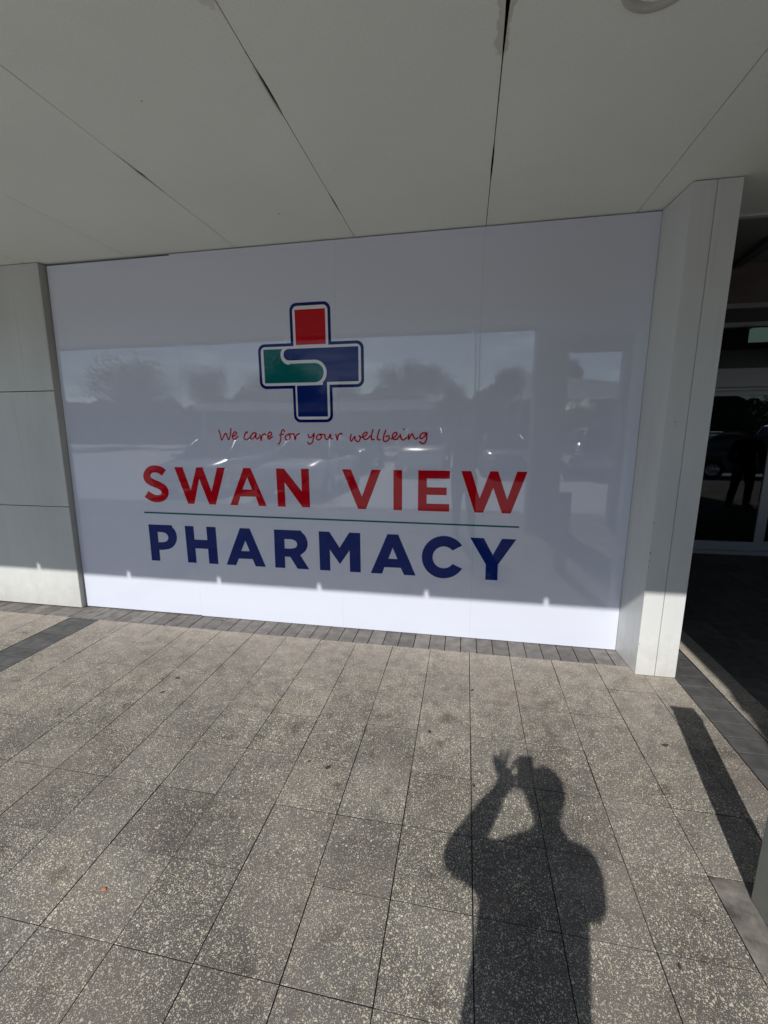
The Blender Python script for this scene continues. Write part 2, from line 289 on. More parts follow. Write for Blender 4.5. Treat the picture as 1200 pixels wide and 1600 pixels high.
BLUE_GLYPHS = [["P",[[-2.6282,0.8],[-2.4959,0.8],[-2.4826,0.8],[-2.469,0.8],[-2.4555,0.8],[-2.4426,0.8],[-2.4306,0.8],[-2.4193,0.8],[-2.4083,0.8],[-2.3981,0.7777],[-2.3892,0.7689],[-2.3819,0.7592],[-2.3763,0.7482],[-2.372,0.7358],[-2.3692,0.7227],[-2.3677,0.7095],[-2.3679,0.6967],[-2.3697,0.6842],[-2.3731,0.6715],[-2.378,0.659],[-2.3841,0.6471],[-2.3911,0.6363],[-2.3993,0.6265],[-2.4088,0.6174],[-2.4193,0.6092],[-2.4306,0.6019],[-2.4425,0.5958],[-2.4551,0.5911],[-2.4688,0.588],[-2.483,0.5857],[-2.4974,0.5835],[-2.5115,0.581],[-2.5478,0.5792],[-2.5504,0.4818],[-2.6325,0.4818]],[[[-2.5469,0.7373],[-2.5044,0.7369],[-2.4965,0.7352],[-2.4882,0.7337],[-2.4801,0.7321],[-2.4728,0.7298],[-2.4666,0.7262],[-2.4614,0.721],[-2.4569,0.7146],[-2.4533,0.7074],[-2.451,0.7001],[-2.4503,0.6932],[-2.4514,0.6863],[-2.4541,0.6791],[-2.458,0.6721],[-2.463,0.6658],[-2.4686,0.6605],[-2.4753,0.6568],[-2.4832,0.6542],[-2.4919,0.6523],[-2.5007,0.6505],[-2.5092,0.6484],[-2.5487,0.6477]]]],["H",[[-2.2849,0.8],[-2.2046,0.8],[-2.2046,0.6856],[-2.0873,0.6856],[-2.0873,0.8],[-2.0028,0.8],[-2.0028,0.4818],[-2.0873,0.4818],[-2.0873,0.6096],[-2.2046,0.6096],[-2.2046,0.4818],[-2.2849,0.4818]],[]],["A",[[-1.7858,0.8],[-1.7003,0.8],[-1.5777,0.4818],[-1.6678,0.4818],[-1.6907,0.5422],[-1.8132,0.5407],[-1.8418,0.4818],[-1.9288,0.4818]],[[[-1.7441,0.696],[-1.7121,0.6081],[-1.7872,0.6064]]]],["R",[[-1.4895,0.8],[-1.3421,0.8],[-1.328,0.8],[-1.3136,0.8],[-1.2994,0.8],[-1.2859,0.8],[-1.2736,0.8],[-1.2623,0.8],[-1.2517,0.7818],[-1.2419,0.7747],[-1.2334,0.7666],[-1.2262,0.7575],[-1.2203,0.7468],[-1.2156,0.7344],[-1.2121,0.7213],[-1.2099,0.7082],[-1.2092,0.6958],[-1.2099,0.6841],[-1.212,0.6725],[-1.2155,0.6612],[-1.2203,0.6503],[-1.2262,0.6399],[-1.2339,0.6303],[-1.2433,0.6214],[-1.2537,0.6128],[-1.2644,0.6043],[-1.2746,0.5956],[-1.2031,0.4818],[-1.3028,0.4818],[-1.3612,0.5784],[-1.4063,0.579],[-1.4085,0.4818],[-1.4949,0.4818]],[[[-1.4037,0.7248],[-1.3459,0.7254],[-1.3387,0.7232],[-1.3312,0.7212],[-1.3239,0.7192],[-1.3173,0.7167],[-1.3118,0.7133],[-1.3073,0.709],[-1.3036,0.7039],[-1.3007,0.6983],[-1.2989,0.6925],[-1.2982,0.6869],[-1.2987,0.6812],[-1.3003,0.6751],[-1.303,0.6691],[-1.3067,0.6636],[-1.3114,0.6591],[-1.3174,0.6557],[-1.3249,0.6533],[-1.3332,0.6514],[-1.3416,0.6496],[-1.3497,0.6475],[-1.4048,0.6468]]]],["M",[[-1.1136,0.8],[-1.0271,0.8],[-0.9468,0.6746],[-0.8665,0.8],[-0.7789,0.8],[-0.7789,0.4818],[-0.8665,0.4818],[-0.8665,0.6565],[-0.9468,0.5402],[-1.0271,0.6565],[-1.0271,0.4818],[-1.1136,0.4818]],[]],["A",[[-0.5655,0.8],[-0.4823,0.8],[-0.3472,0.4818],[-0.4361,0.4818],[-0.4627,0.5369],[-0.5895,0.5363],[-0.6083,0.4818],[-0.6989,0.4818]],[[[-0.5248,0.6948],[-0.4884,0.6061],[-0.5588,0.6061]]]],["C",[[-0.0033,0.7365],[-0.0221,0.759],[-0.0447,0.7776],[-0.0703,0.7917],[-0.0982,0.8008],[-0.1274,0.8046],[-0.1569,0.8029],[-0.186,0.7959],[-0.2134,0.7836],[-0.2385,0.7665],[-0.2602,0.745],[-0.278,0.72],[-0.291,0.6921],[-0.2988,0.6624],[-0.3013,0.6318],[-0.2981,0.6013],[-0.2894,0.5722],[-0.2756,0.5452],[-0.257,0.5215],[-0.2343,0.5018],[-0.2083,0.4868],[-0.1798,0.4771],[-0.15,0.4728],[-0.1199,0.4743],[-0.0904,0.4814],[-0.0626,0.4938],[-0.0374,0.511],[-0.0156,0.5325],[0.002,0.5575],[-0.07,0.5896],[-0.0797,0.578],[-0.0912,0.5682],[-0.1041,0.5607],[-0.1181,0.5556],[-0.1327,0.5531],[-0.1474,0.5532],[-0.1618,0.5561],[-0.1754,0.5615],[-0.1878,0.5694],[-0.1986,0.5794],[-0.2074,0.5913],[-0.214,0.6047],[-0.2182,0.6192],[-0.2197,0.6342],[-0.2187,0.6493],[-0.2151,0.6641],[-0.209,0.678],[-0.2006,0.6907],[-0.1903,0.7017],[-0.1783,0.7107],[-0.1651,0.7174],[-0.151,0.7217],[-0.1364,0.7234],[-0.1219,0.7224],[-0.1078,0.7188],[-0.0947,0.7128],[-0.0828,0.7044],[-0.0727,0.694]],[]],["Y",[[0.0527,0.8],[0.1512,0.8],[0.2199,0.6751],[0.2802,0.8],[0.3793,0.8],[0.2599,0.6027],[0.2613,0.4818],[0.1732,0.4818],[0.1725,0.6005]],[]]]
SCRIPT = [["We",[[[-1.9052,1.5848],[-1.8944,1.5478],[-1.8855,1.5069],[-1.8483,1.5588],[-1.8278,1.5084],[-1.808,1.5513],[-1.8004,1.5954]],[[-1.7915,1.5328],[-1.7636,1.5461],[-1.756,1.5608],[-1.7683,1.5696],[-1.7868,1.5513],[-1.7921,1.5254],[-1.7744,1.5121],[-1.7458,1.535]]]],["care",[[[-1.663,1.562],[-1.6722,1.5686],[-1.6912,1.5401],[-1.693,1.5158],[-1.6733,1.5092],[-1.648,1.5254]],[[-1.5912,1.5596],[-1.6134,1.5612],[-1.6376,1.5364],[-1.6367,1.5144],[-1.612,1.5239],[-1.5898,1.5567],[-1.5966,1.5276],[-1.5847,1.5144],[-1.5701,1.529]],[[-1.5626,1.5472],[-1.5568,1.5253],[-1.5536,1.502],[-1.5432,1.5399],[-1.5201,1.5544],[-1.5097,1.5435]],[[-1.4964,1.529],[-1.4719,1.542],[-1.4646,1.5594],[-1.4783,1.5666],[-1.4955,1.5435],[-1.4894,1.5144],[-1.4568,1.5326]]]],["for",[[[-1.3571,1.5684],[-1.3694,1.585],[-1.3862,1.5613],[-1.3939,1.5072],[-1.4064,1.4796],[-1.4143,1.4781]],[[-1.4027,1.5455],[-1.3657,1.5519]],[[-1.3309,1.5504],[-1.351,1.5361],[-1.3522,1.5144],[-1.333,1.5087],[-1.3124,1.5324],[-1.327,1.5504],[-1.2922,1.5518]],[[-1.2844,1.5539],[-1.2749,1.5094],[-1.2658,1.5396],[-1.2382,1.5553]]]],["your",[[[-1.1712,1.5501],[-1.1631,1.5252],[-1.1416,1.5309],[-1.1224,1.5572],[-1.129,1.5216],[-1.1418,1.4859],[-1.165,1.4772],[-1.1774,1.493]],[[-1.0826,1.55],[-1.102,1.5358],[-1.1028,1.5145],[-1.0841,1.5088],[-1.0644,1.5322],[-1.0788,1.55],[-1.0488,1.5478]],[[-1.039,1.5499],[-1.0348,1.518],[-1.0162,1.5145],[-0.9942,1.5498],[-0.995,1.5216],[-0.9765,1.5159]],[[-0.9532,1.5497],[-0.9432,1.5074],[-0.935,1.5392],[-0.9146,1.5553],[-0.9051,1.5483]]]],["wellbeing",[[[-0.835,1.5495],[-0.843,1.518],[-0.8338,1.4991],[-0.8082,1.5341],[-0.805,1.5075],[-0.7811,1.4963],[-0.7661,1.5229],[-0.7768,1.539],[-0.7588,1.5271]],[[-0.7551,1.525],[-0.7223,1.5424],[-0.7148,1.5597],[-0.7292,1.5632],[-0.7476,1.5424],[-0.7371,1.5145],[-0.7117,1.5166],[-0.6898,1.5389]],[[-0.6699,1.5838],[-0.6811,1.5423],[-0.6814,1.5125],[-0.6613,1.5125]],[[-0.6213,1.5836],[-0.6345,1.5423],[-0.6361,1.5125],[-0.6168,1.509]],[[-0.5751,1.5779],[-0.5895,1.5387],[-0.5918,1.5042],[-0.5718,1.4973],[-0.5504,1.5167],[-0.5539,1.5373],[-0.5753,1.5318]],[[-0.5362,1.5146],[-0.5023,1.5352],[-0.4938,1.5537],[-0.5065,1.5626],[-0.5256,1.5421],[-0.5199,1.5146],[-0.4938,1.5132],[-0.4762,1.5352]],[[-0.4692,1.5489],[-0.4642,1.5249],[-0.448,1.5077],[-0.4201,1.5249]],[[-0.4455,1.587],[-0.4413,1.5808]],[[-0.4083,1.5488],[-0.4081,1.5132],[-0.3833,1.5508],[-0.3713,1.5317],[-0.3587,1.5139],[-0.3386,1.5248]],[[-0.2839,1.5573],[-0.3093,1.5553],[-0.3249,1.5337],[-0.3157,1.5167],[-0.2918,1.5336],[-0.2784,1.5587],[-0.2778,1.518],[-0.2912,1.4874],[-0.3119,1.4839],[-0.3279,1.4955]]]]]
def copy_tree(o, parent=None):
    c = o.copy(); C.objects.link(c)
    if parent: c.parent = parent
    for ch in [x for x in bpy.data.objects if x.parent == o]: copy_tree(ch, c)
    return c

# ================================================================ STRUCTURE
CEIL = 2.868; WALL = 3.131
# ground sheet out to the horizon, kerb, paving bed
b = MB(); b.face([(-900, -900, -.13), (900, -900, -.13), (900, 900, -.13), (-900, 900, -.13)]); struct(b.build('car_park', M_ASPHALT))
b = MB(); b.box(-14, 14, -2.1, 10.5, -.125, -.014); struct(b.build('paving_bed', M_BED))
b = MB(); b.box(-14, 14, -2.26, -2.105, -.125, .0); struct(b.build('kerb', M_KERB, bevel=.012))

PX, PY = .2795, .2875
pav = MB()
def patch(x0, x1, y0, y1, special=()):
    xs = [x0]; k = math.ceil((x0 - .072) / PX + .15)
    while .072 + k * PX < x1 - .04: xs.append(.072 + k * PX); k += 1
    xs.append(x1)
    ys = [y0]; k = math.ceil((y0 - 1.18) / PY + .1)
    while 1.18 + k * PY < y1 - .03: ys.append(1.18 + k * PY); k += 1
    ys.append(y1)
    for i in range(len(xs) - 1):
        gx = [.0016 + random.uniform(-.0004, .0006), .0016 + random.uniform(-.0004, .0006)]
        for j in range(len(ys) - 1):
            cx, cy = (xs[i] + xs[i + 1]) / 2, (ys[j] + ys[j + 1]) / 2
            gy = random.uniform(.0006, .0015)
            mi = 1 if (.95 < cx < 1.15 and 1.2 < cy < 1.45) else 3 if cx > 1.88 and cy > 2.0 else 0  # entrance slabs go charcoal to paint in the depth of the porch shade
            a = random.uniform(-.0007, .0007)
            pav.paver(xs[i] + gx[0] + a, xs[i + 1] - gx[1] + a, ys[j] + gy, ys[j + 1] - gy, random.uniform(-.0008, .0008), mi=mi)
patch(-3.026, 1.376, -2.1, 2.911)
patch(-9.0, -3.312, -2.1, 2.911)
patch(1.578, 12.0, -2.1, 5.93)
struct(pav.build('pavement', [M_PAVER, M_SMEAR, M_GRIT, M_BAND_SHADE_PAVER]))
br = MB(); x = -9.0
while x < 1.372:
    br.paver(x + .0022, min(x + .1155, 1.376) - .0022, 2.914, 3.22, random.uniform(-.0012, .0008), .0025); x += .1155
y = -2.1
while y < 3.2:
    br.paver(1.380, 1.574, y + .002, y + .1153 - .002, random.uniform(-.0012, .0008), .0025, mi=1); y += .1153
y = -2.1
while y < 2.87:
    y2 = min(y + .1155, 2.911) if y < 2.79 else 2.911
    br.paver(-3.308, -3.031, y + .0022, y2 - .0022, random.uniform(-.0012, .0008), .0025, mi=1); y += .1155
struct(br.build('pavement_border', [M_BRICK, M_BAND_SHADE_PAVER, M_GRIT]))

# ---------------------------------------------------------------- canopy with sheeted soffit
canopy = empty('canopy', 'white soffit canopy of wide flat sheets over the footpath, with cracked and stained joints', 'canopy', (0, 1.6, CEIL))
def part_of(parent, mb, name, m, bevel=0, label=None):
    o = mb.build(name, m, None, bevel); o.parent = parent; o.matrix_parent_inverse = Matrix.Translation(-Vector(parent.location)) if parent.rotation_euler.z == 0 else parent.matrix_world.inverted()
    if label: o['label'] = label
    return o
joints = [-9.0] + [.093 + .879 * k for k in range(-9, 0)] + [.085, .977, 1.86, 2.74, 3.62, 4.5, 5.38, 6.26, 7.14, 8.9, 10.6, 12.3, 14.0]  # sheets run on unseen past the entrance to keep sky light off its floor
DEF = {-1.665: [(2.02, 2.40, .0065), (2.17, 2.25, .006)], -.786: [(1.70, 1.95, .0065), (2.54, 2.80, .0045)], .085: [(1.2, 1.85, .0065), (1.1, 1.72, .0045), (2.30, 2.62, .0045)]}
def half_gap(xj, y):
    g = .0021
    for k, L_ in DEF.items():
        if abs(k - xj) < .02:
            for a, c, e in L_:
                if a < y < c: g += e * math.sin(math.pi * (y - a) / (c - a)) * (.62 + .10 * noise.noise((y * 14, k + xj, 0)))
    return g + .0004 * noise.noise((xj * 9, y * 6, 3))
for i in range(len(joints) - 1):
    a, c = joints[i], joints[i + 1]; y0 = .08 if a < .9 else -.72; y1 = WALL + .16
    n = 260; pb = bmesh.new(); rows = []
    for k in range(n + 1):
        y = y0 + (y1 - y0) * k / n
        xa, xc = a + half_gap(a, y), c - half_gap(c, y)
        zs = .0012 * noise.noise((a * 3, y * 1.3, 1))
        rows.append([pb.verts.new((xa, y, CEIL + zs)), pb.verts.new((xc, y, CEIL + zs)), pb.verts.new((xc, y, CEIL + .009)), pb.verts.new((xa, y, CEIL + .009))])
    for k in range(n):
        for q in range(4): pb.faces.new((rows[k][q], rows[k][(q + 1) % 4], rows[k + 1][(q + 1) % 4], rows[k + 1][q]))
    pb.faces.new(rows[0]); pb.faces.new(rows[-1][::-1])
    m_ = MB(); m_.b.free(); m_.b = pb; part_of(canopy, m_, 'soffit_sheet', M_SOFFIT)
m_ = MB(); m_.box(-9, .97, .10, 3.29, CEIL + .03, CEIL + .06); m_.box(.975, 14, -.70, 3.29, CEIL + .03, CEIL + .06)
part_of(canopy, m_, 'dark_void', M_VOID)
m_ = MB(); m_.box(-9, 1.375, .10, 10, CEIL + .065, CEIL + .42); m_.box(1.38, 14, -.70, 3.30, CEIL + .065, CEIL + .42); part_of(canopy, m_, 'roof', M_ROOF)  # right-hand slab stretched out of view to block sky light from the entrance
# fascia board and drip lip; the lip is in lengths with open butt joints that let slivers of sun through
m_ = MB(); m_.box(-9, .985, .062, .078, CEIL + .004, CEIL + .45); m_.box(.985, 14, -.74, -.722, CEIL + .004, CEIL + .45); m_.box(.985, .999, -.722, .062, CEIL + .004, CEIL + .45)
part_of(canopy, m_, 'fascia', M_FASCIA)
cuts = [-9, -4.33, -3.455, -2.585, -1.70, -.835, .042, .985]
for i in range(len(cuts) - 1):
    m_ = MB(); m_.box(cuts[i] + .014, cuts[i + 1] - .014, .064, .074, CEIL - .048, CEIL + .003); part_of(canopy, m_, 'drip_lip', M_FASCIA)
m_ = MB(); m_.box(.985, 14, -.738, -.724, CEIL - .21, CEIL + .003); part_of(canopy, m_, 'drip_lip', M_FASCIA)
# raised entrance soffit beyond the footpath soffit
m_ = MB(); k = (3.39 - CEIL) / (5.95 - 3.31)
m_.hexa([(1.376, 3.34, CEIL + .006), (7, 3.34, CEIL + .006), (7, 5.96, 3.392), (1.376, 5.96, 3.392)], [(1.376, 3.34, CEIL + .03), (7, 3.34, CEIL + .03), (7, 5.96, 3.42), (1.376, 5.96, 3.42)])
part_of(canopy, m_, 'entrance_soffit', worn('dim_soffit', (.30, .31, .28), (.36, .36, .33), .7, 3))
m_ = MB(); m_.box(1.376, 7, 3.296, 3.336, CEIL - .012, CEIL + .05); part_of(canopy, m_, 'soffit_trim', M_FASCIA)
m_ = MB(); m_.box(1.376, 7, 3.31, 10, 3.44, 3.6); part_of(canopy, m_, 'entrance_roof', M_ROOF)
m_ = MB(); m_.hexa([(2.25, 4.18, 3.000), (2.33, 4.14, 2.994), (2.97, 5.93, 3.335), (2.89, 5.95, 3.335)], [(2.25, 4.18, 3.05), (2.33, 4.14, 3.04), (2.97, 5.93, 3.40), (2.89, 5.95, 3.40)])
part_of(canopy, m_, 'soffit_beam', M_DKMETAL)

# downlight
dl = empty('downlight', 'round recessed downlight with a grey rim, set in the soffit', 'ceiling light', (.52, 1.635, CEIL))
m_ = MB(); m_.lathe([(.075, .006), (.078, -.006), (.108, -.006), (.112, -.002), (.112, .004)], (.52, 1.635, CEIL)); part_of(dl, m_, 'rim', mat('downlight_rim', (.52, .51, .46), .4))
m_ = MB(); m_.lathe([(.0005, -.001), (.05, -.0015), (.074, .004)], (.52, 1.635, CEIL)); part_of(dl, m_, 'lens', M_LENS)

# ---------------------------------------------------------------- wall bay left of the sign
lw = empty('cladding_wall', 'off white panelled wall with two horizontal joints, left of the pharmacy sign', 'wall', (-5, 3.085, 0))
for z0, z1 in ((.012, .934), (.940, 1.902), (1.908, 2.862)):
    m_ = MB(); xr = lambda z: -3.369 + (z / 2.86) * .063
    m_.hexa([(-9, 3.082, z0), (xr(z0), 3.082, z0), (xr(z0), 3.2, z0), (-9, 3.2, z0)], [(-9, 3.082, z1), (xr(z1), 3.082, z1), (xr(z1), 3.2, z1), (-9, 3.2, z1)])
    part_of(lw, m_, 'panel', M_CLAD, .0015)
m_ = MB(); m_.hexa([(-3.368, 3.084, .0), (-3.3735, 3.134, .0), (-3.3745, 3.19, 0), (-3.375, 3.19, 0)][:0] or [(-3.367, 3.086, 0.004), (-3.3645, 3.086, .004), (-3.3705, 3.16, .004), (-3.3735, 3.16, .004)],
          [(-3.305, 3.086, 2.86), (-3.302, 3.086, 2.86), (-3.283, 3.16, 2.86), (-3.286, 3.16, 2.86)]); part_of(lw, m_, 'edge_trim', M_STRIP)
# ---------------------------------------------------------------- painted pilaster right of the sign
pl = empty('pilaster', 'tall white boxed pilaster with a vertical joint, between the sign and the dark entrance', 'pillar', (1.25, 2.95, 0))
def pil(xa, xb, dx, name):
    m_ = MB()
    m_.hexa([(xa, 2.819, .003), (xb, 2.819, .003), (xb, 3.30, .003), (xa - dx, 3.30, .003)], [(xa, 2.819, CEIL - .006), (xb, 2.819, CEIL - .006), (xb, 3.30, CEIL - .006), (xa - dx, 3.30, CEIL - .006)])
    return part_of(pl, m_, name, M_PIL, .0012)
pil(1.137, 1.2518, .034, 'face_panel'); pil(1.2548, 1.3745, 0, 'face_panel')
# paint chips and rub marks along the corner
random.seed(3)
for (x, z, s) in ((1.139, 1.02, .004), (1.139, .83, .005), (1.139, .78, .0035), (1.139, .74, .003), (1.1395, .55, .003), (1.1395, .22, .003), (1.19, 1.62, .004), (1.192, 1.60, .003)):
    pts = [(x + .002 + s * .6 * math.cos(t) * random.uniform(.6, 1.3), 2.8183, z + s * 1.4 * math.sin(t) * random.uniform(.7, 1.3)) for t in [i * 2 * math.pi / 7 for i in range(7)]]
    m_ = MB(); m_.face(pts); part_of(pl, m_, 'paint_chip', M_DKMETAL)
# dark backing wall behind the sign and inside the building
bw = empty('building', 'dark building core behind the pharmacy sign and beside the entrance', 'building', (-3, 5, 0))
m_ = MB(); m_.box(-9, 1.10, 3.205, 3.6, -.01, CEIL + .02); part_of(bw, m_, 'backing_wall', M_VOID)
m_ = MB(); m_.box(1.1, 1.372, 3.302, 10, -.01, CEIL + .06); part_of(bw, m_, 'side_wall', M_BROWN)
m_ = MB(); m_.box(7, 14, 3.3, 10, 0, 3.4); part_of(bw, m_, 'side_wall', M_BROWN)

# ================================================================ SIGN
sign = empty('pharmacy_sign', 'large glossy white shopfront sign reading SWAN VIEW PHARMACY under a red, green and blue cross', 'sign', (-1.1, WALL, 0))
seams = [None, -2.20, -.93, .075, None]
def xl(z): return -3.3665 + .091 * z / 2.86
for i in range(4):
    xa, xb = seams[i], seams[i + 1]; zt = 2.851 if i == 0 else 2.860; zb = .0045 if i else .010
    L0, L1 = (xl(zb), xl(zt)) if xa is None else (xa + .00025,) * 2
    R0 = R1 = (1.1125 if xb is None else xb - .00025)
    m_ = MB(); m_.hexa([(L0, WALL, zb), (R0, WALL, zb), (R0, WALL + .012, zb), (L0, WALL + .012, zb)], [(L1, WALL, zt), (R1, WALL, zt), (R1, WALL + .012, zt), (L1, WALL + .012, zt)])
    part_of(sign, m_, 'film_sheet', M_FILM)
def decal(outer, holes, m, name, parent, depth=.001, thick=.0006, label=None):
    """flat vinyl shape cut from x,z outlines, standing `depth` proud of the sign face"""
    loops = [[Vector((x, z, 0)) for x, z in lp] for lp in [outer] + holes]
    tris = tessellate_polygon(loops); flat = [p for lp in loops for p in lp]
    bm_ = bmesh.new(); yf = WALL - depth
    vs = [bm_.verts.new((p.x, yf, p.y)) for p in flat]
    for t in tris:
        try: bm_.faces.new([vs[q] for q in t])
        except ValueError: pass
    k = 0
    back = [bm_.verts.new((p.x, yf + thick, p.y)) for p in flat]
    for lp in loops:
        n_ = len(lp)
        for q in range(n_):
            a_, c_ = k + q, k + (q + 1) % n_; bm_.faces.new((vs[a_], vs[c_], back[c_], back[a_]))
        k += n_
    m_ = MB(); m_.b.free(); m_.b = bm_; o = m_.build(name, m)
    for p in o.data.polygons:
        pass
    o.parent = parent
    o.location = -(Vector(sign.location)) if parent == sign else (0, 0, 0)
    if label: o['label'] = label
    return o
def word(name, glyphs, m, label):
    w_ = bpy.data.objects.new(name, None); C.objects.link(w_); w_.parent = sign; w_.location = -Vector(sign.location); w_['label'] = label
    for ch, outer, holes in glyphs: decal([tuple(p) for p in outer], [[tuple(p) for p in h] for h in holes], m, 'letter', w_)
word('red_lettering', RED_GLYPHS, M_RED, 'red capitals reading SWAN VIEW')
word('blue_lettering', BLUE_GLYPHS, M_BLUE, 'navy capitals reading PHARMACY')
decal([(-2.655, .9100), (.3945, .8975), (.3945, .8855), (-2.656, .8965)], [], M_TEAL, 'underline', sign, label='thin teal line between the two words')
# handwritten tagline
def spline(P, n=8):
    out_ = []; m_ = len(P); P = [Vector(p) for p in P]
    for i in range(m_ - 1):
        p1, p2 = P[i], P[i + 1]; p0 = P[i - 1] if i else 2 * p1 - p2; p3 = P[i + 2] if i + 2 < m_ else 2 * p2 - p1
        for k in range(n):
            t = k / n; out_.append(.5 * ((2 * p1) + (p2 - p0) * t + (2 * p0 - 5 * p1 + 4 * p2 - p3) * t * t + (-p0 + 3 * p1 - 3 * p2 + p3) * t ** 3))
    out_.append(P[-1]); return out_
tl = bpy.data.objects.new('script_lettering', None); C.objects.link(tl); tl.parent = sign; tl.location = -Vector(sign.location); tl['label'] = 'red handwritten line reading We care for your wellbeing'
for wname, strokes in SCRIPT:
    bm_ = bmesh.new(); d = .0008
    for st in strokes:
        p = spline(st); hw = .0052; prev = None; n_ = len(p)
        t0 = (p[1] - p[0]).normalized(); t1 = (p[-1] - p[-2]).normalized()
        p = [p[0] - t0 * .003] + p + [p[-1] + t1 * .003]; n_ = len(p)
        for i in range(n_):
            t = (p[min(i + 1, n_ - 1)] - p[max(i - 1, 0)]).normalized(); nn = Vector((-t.y, t.x)); h_ = hw * (.6 if i in (0, n_ - 1) else 1)
            y = WALL - d; d += .000006
            a_ = bm_.verts.new((p[i].x + nn.x * h_, y, p[i].y + nn.y * h_)); c_ = bm_.verts.new((p[i].x - nn.x * h_, y, p[i].y - nn.y * h_))
            if prev: bm_.faces.new((prev[0], a_, c_, prev[1]))
            prev = (a_, c_)
    m_ = MB(); m_.b.free(); m_.b = bm_; o = m_.build('script_word', M_RED); o.parent = tl; o['label'] = 'red handwritten word ' + wname
# cross emblem
lg = bpy.data.objects.new('cross_emblem', None); C.objects.link(lg); lg.parent = sign; lg.location = -Vector(sign.location); lg['label'] = 'medical cross in red, green and blue with a white S-shaped band'
def arcp(cx, cz, r, a0, a1, n=8): return [(cx + r * math.cos(R(a0 + (a1 - a0) * i / n)), cz + r * math.sin(R(a0 + (a1 - a0) * i / n))) for i in range(n + 1)]
def cross(g, r):
    """cross outline inset by g, outer corner radius r"""
    x0, x1, x2, x3 = -1.536 + g, -1.2765 + g, -.970 - g, -.7315 - g
    z0, z1, z2, z3 = 1.637 + g, 1.8845 + g, 2.2035 - g, 2.474 - g
    P = []
    P += arcp(x2 - r, z3 - r, r, 90, 0)[0:]; P = arcp(x2 - r, z3 - r, r, 90, 0) + [(x2, z2)] + arcp(x3 - r, z2 - r, r, 90, 0) + arcp(x3 - r, z1 + r, r, 0, -90) + [(x2, z1)]
    P += arcp(x2 - r, z0 + r, r, 0, -90) + arcp(x1 + r, z0 + r, r, -90, -180) + [(x1, z1)] + arcp(x0 + r, z1 + r, r, -90, -180) + arcp(x0 + r, z2 - r, r, 180, 90) + [(x1, z2)] + arcp(x1 + r, z3 - r, r, 180, 90)
    return P
decal(cross(0, .052), [], M_NAVY, 'outer_border', lg, .0010)
decal(cross(.0215, .034), [], M_WHITEV, 'inner_border', lg, .0018)
decal([(-1.237, 2.427), (-1.0095, 2.427), (-1.0095, 2.1885), (-1.237, 2.1885)], [], M_RED, 'red_arm', lg, .0026)
green = [(-1.4935, 2.165), (-1.353, 2.165)] + arcp(-1.288, 2.1225, .0795, 150, 270, 14)[1:] + [(-1.29, 2.0615)][:0] + [(-1.09, 2.043 + .018)]
green = [(-1.4935, 2.165), (-1.345, 2.165)] + arcp(-1.290, 2.1235, .0705, 150, 262, 12) + [(-1.285, 2.0605), (-1.105, 2.0605)] + arcp(-1.100, 1.993, .0675, 88, -88, 16) + [(-1.105, 1.9255), (-1.4935, 1.9255)]
decal(green, [], M_TEAL, 'green_arm', lg, .0026)
blue = [(-.7715, 2.1635), (-1.2965, 2.1635)] + arcp(-1.2965, 2.1235, .040, 90, 270, 14)[1:] + [(-1.2965, 2.0835), (-1.1, 2.0835)] + arcp(-1.100, 1.993, .0905, 90, 0, 12)[1:]
blue += arcp(-1.100, 1.993, .0905, 0, -48, 8)[1:] + [(-1.042, 1.9055), (-1.2425, 1.9035), (-1.2425, 1.6795), (-1.0095, 1.6795), (-1.0095, 1.926), (-.7715, 1.926)]
decal(blue, [], M_BLUE, 'blue_arm', lg, .0026)

# ================================================================ ENTRANCE
ent = empty('sliding_door_entrance', 'dark glazed sliding door entrance with grey frame and brown panels above', 'door', (4, 5.95, 0))
E = 5.953
for a, c in ((1.38, 3.325), (3.33, 5.2), (5.205, 7)):
    m_ = MB(); m_.box(a, c, E, E + .08, 2.965, 3.388); part_of(ent, m_, 'cladding_panel', M_BROWN)
m_ = MB(); m_.box(1.38, 7, E - .04, E + .08, 2.91, 2.962); part_of(ent, m_, 'upper_trim', M_ALU)
m_ = MB(); m_.box(1.38, 7, E + .02, E + .08, 2.765, 2.908); part_of(ent, m_, 'dark_band', M_DKMETAL)
m_ = MB(); m_.box(1.38, 7, E - .02, E + .08, 2.715, 2.762); part_of(ent, m_, 'transom_frame', M_ALU)
m_ = MB(); m_.box(1.38, 7, E + .03, E + .036, 2.255, 2.713); part_of(ent, m_, 'transom_glass', M_GLASS)
m_ = MB(); m_.box(1.38, 7, E - .06, E + .09, 2.04, 2.252); m_.box(1.38, 7, E - .035, E + .07, 2.0, 2.038); part_of(ent, m_, 'header', M_ALU, .004)
m_ = MB(); m_.box(1.38, 7, E - .03, E + .09, .003, .05); part_of(ent, m_, 'threshold', M_ALU)
for a, c in ((1.40, 3.64), (3.645, 5.2), (5.205, 6.98)):
    leaf = bpy.data.objects.new('door_leaf', None); C.objects.link(leaf); leaf.parent = ent; leaf.location = -Vector(ent.location)
    yo = E + (.0 if a < 3 else .05)
    m_ = MB(); m_.box(a, c, yo, yo + .04, .055, .165); m_.box(a, c, yo, yo + .04, 1.945, 1.998); m_.box(a, a + .06, yo, yo + .04, .167, 1.943); m_.box(c - .075, c, yo, yo + .04, .167, 1.943)
    o = m_.build('leaf_frame', M_ALU); o.parent = leaf
    m_ = MB(); m_.box(a + .062, c - .077, yo + .015, yo + .021, .167, 1.943); o = m_.build('leaf_glass', M_GLASS); o.parent = leaf
m_ = MB(); m_.box(1.38, 7, 9.8, 9.9, .0, 3.4); m_.box(1.38, 7, 6.1, 9.8, -.01, .002); m_.box(1.38, 7, 6.1, 9.8, 3.3, 3.35); part_of(ent, m_, 'interior_shell', M_INT)
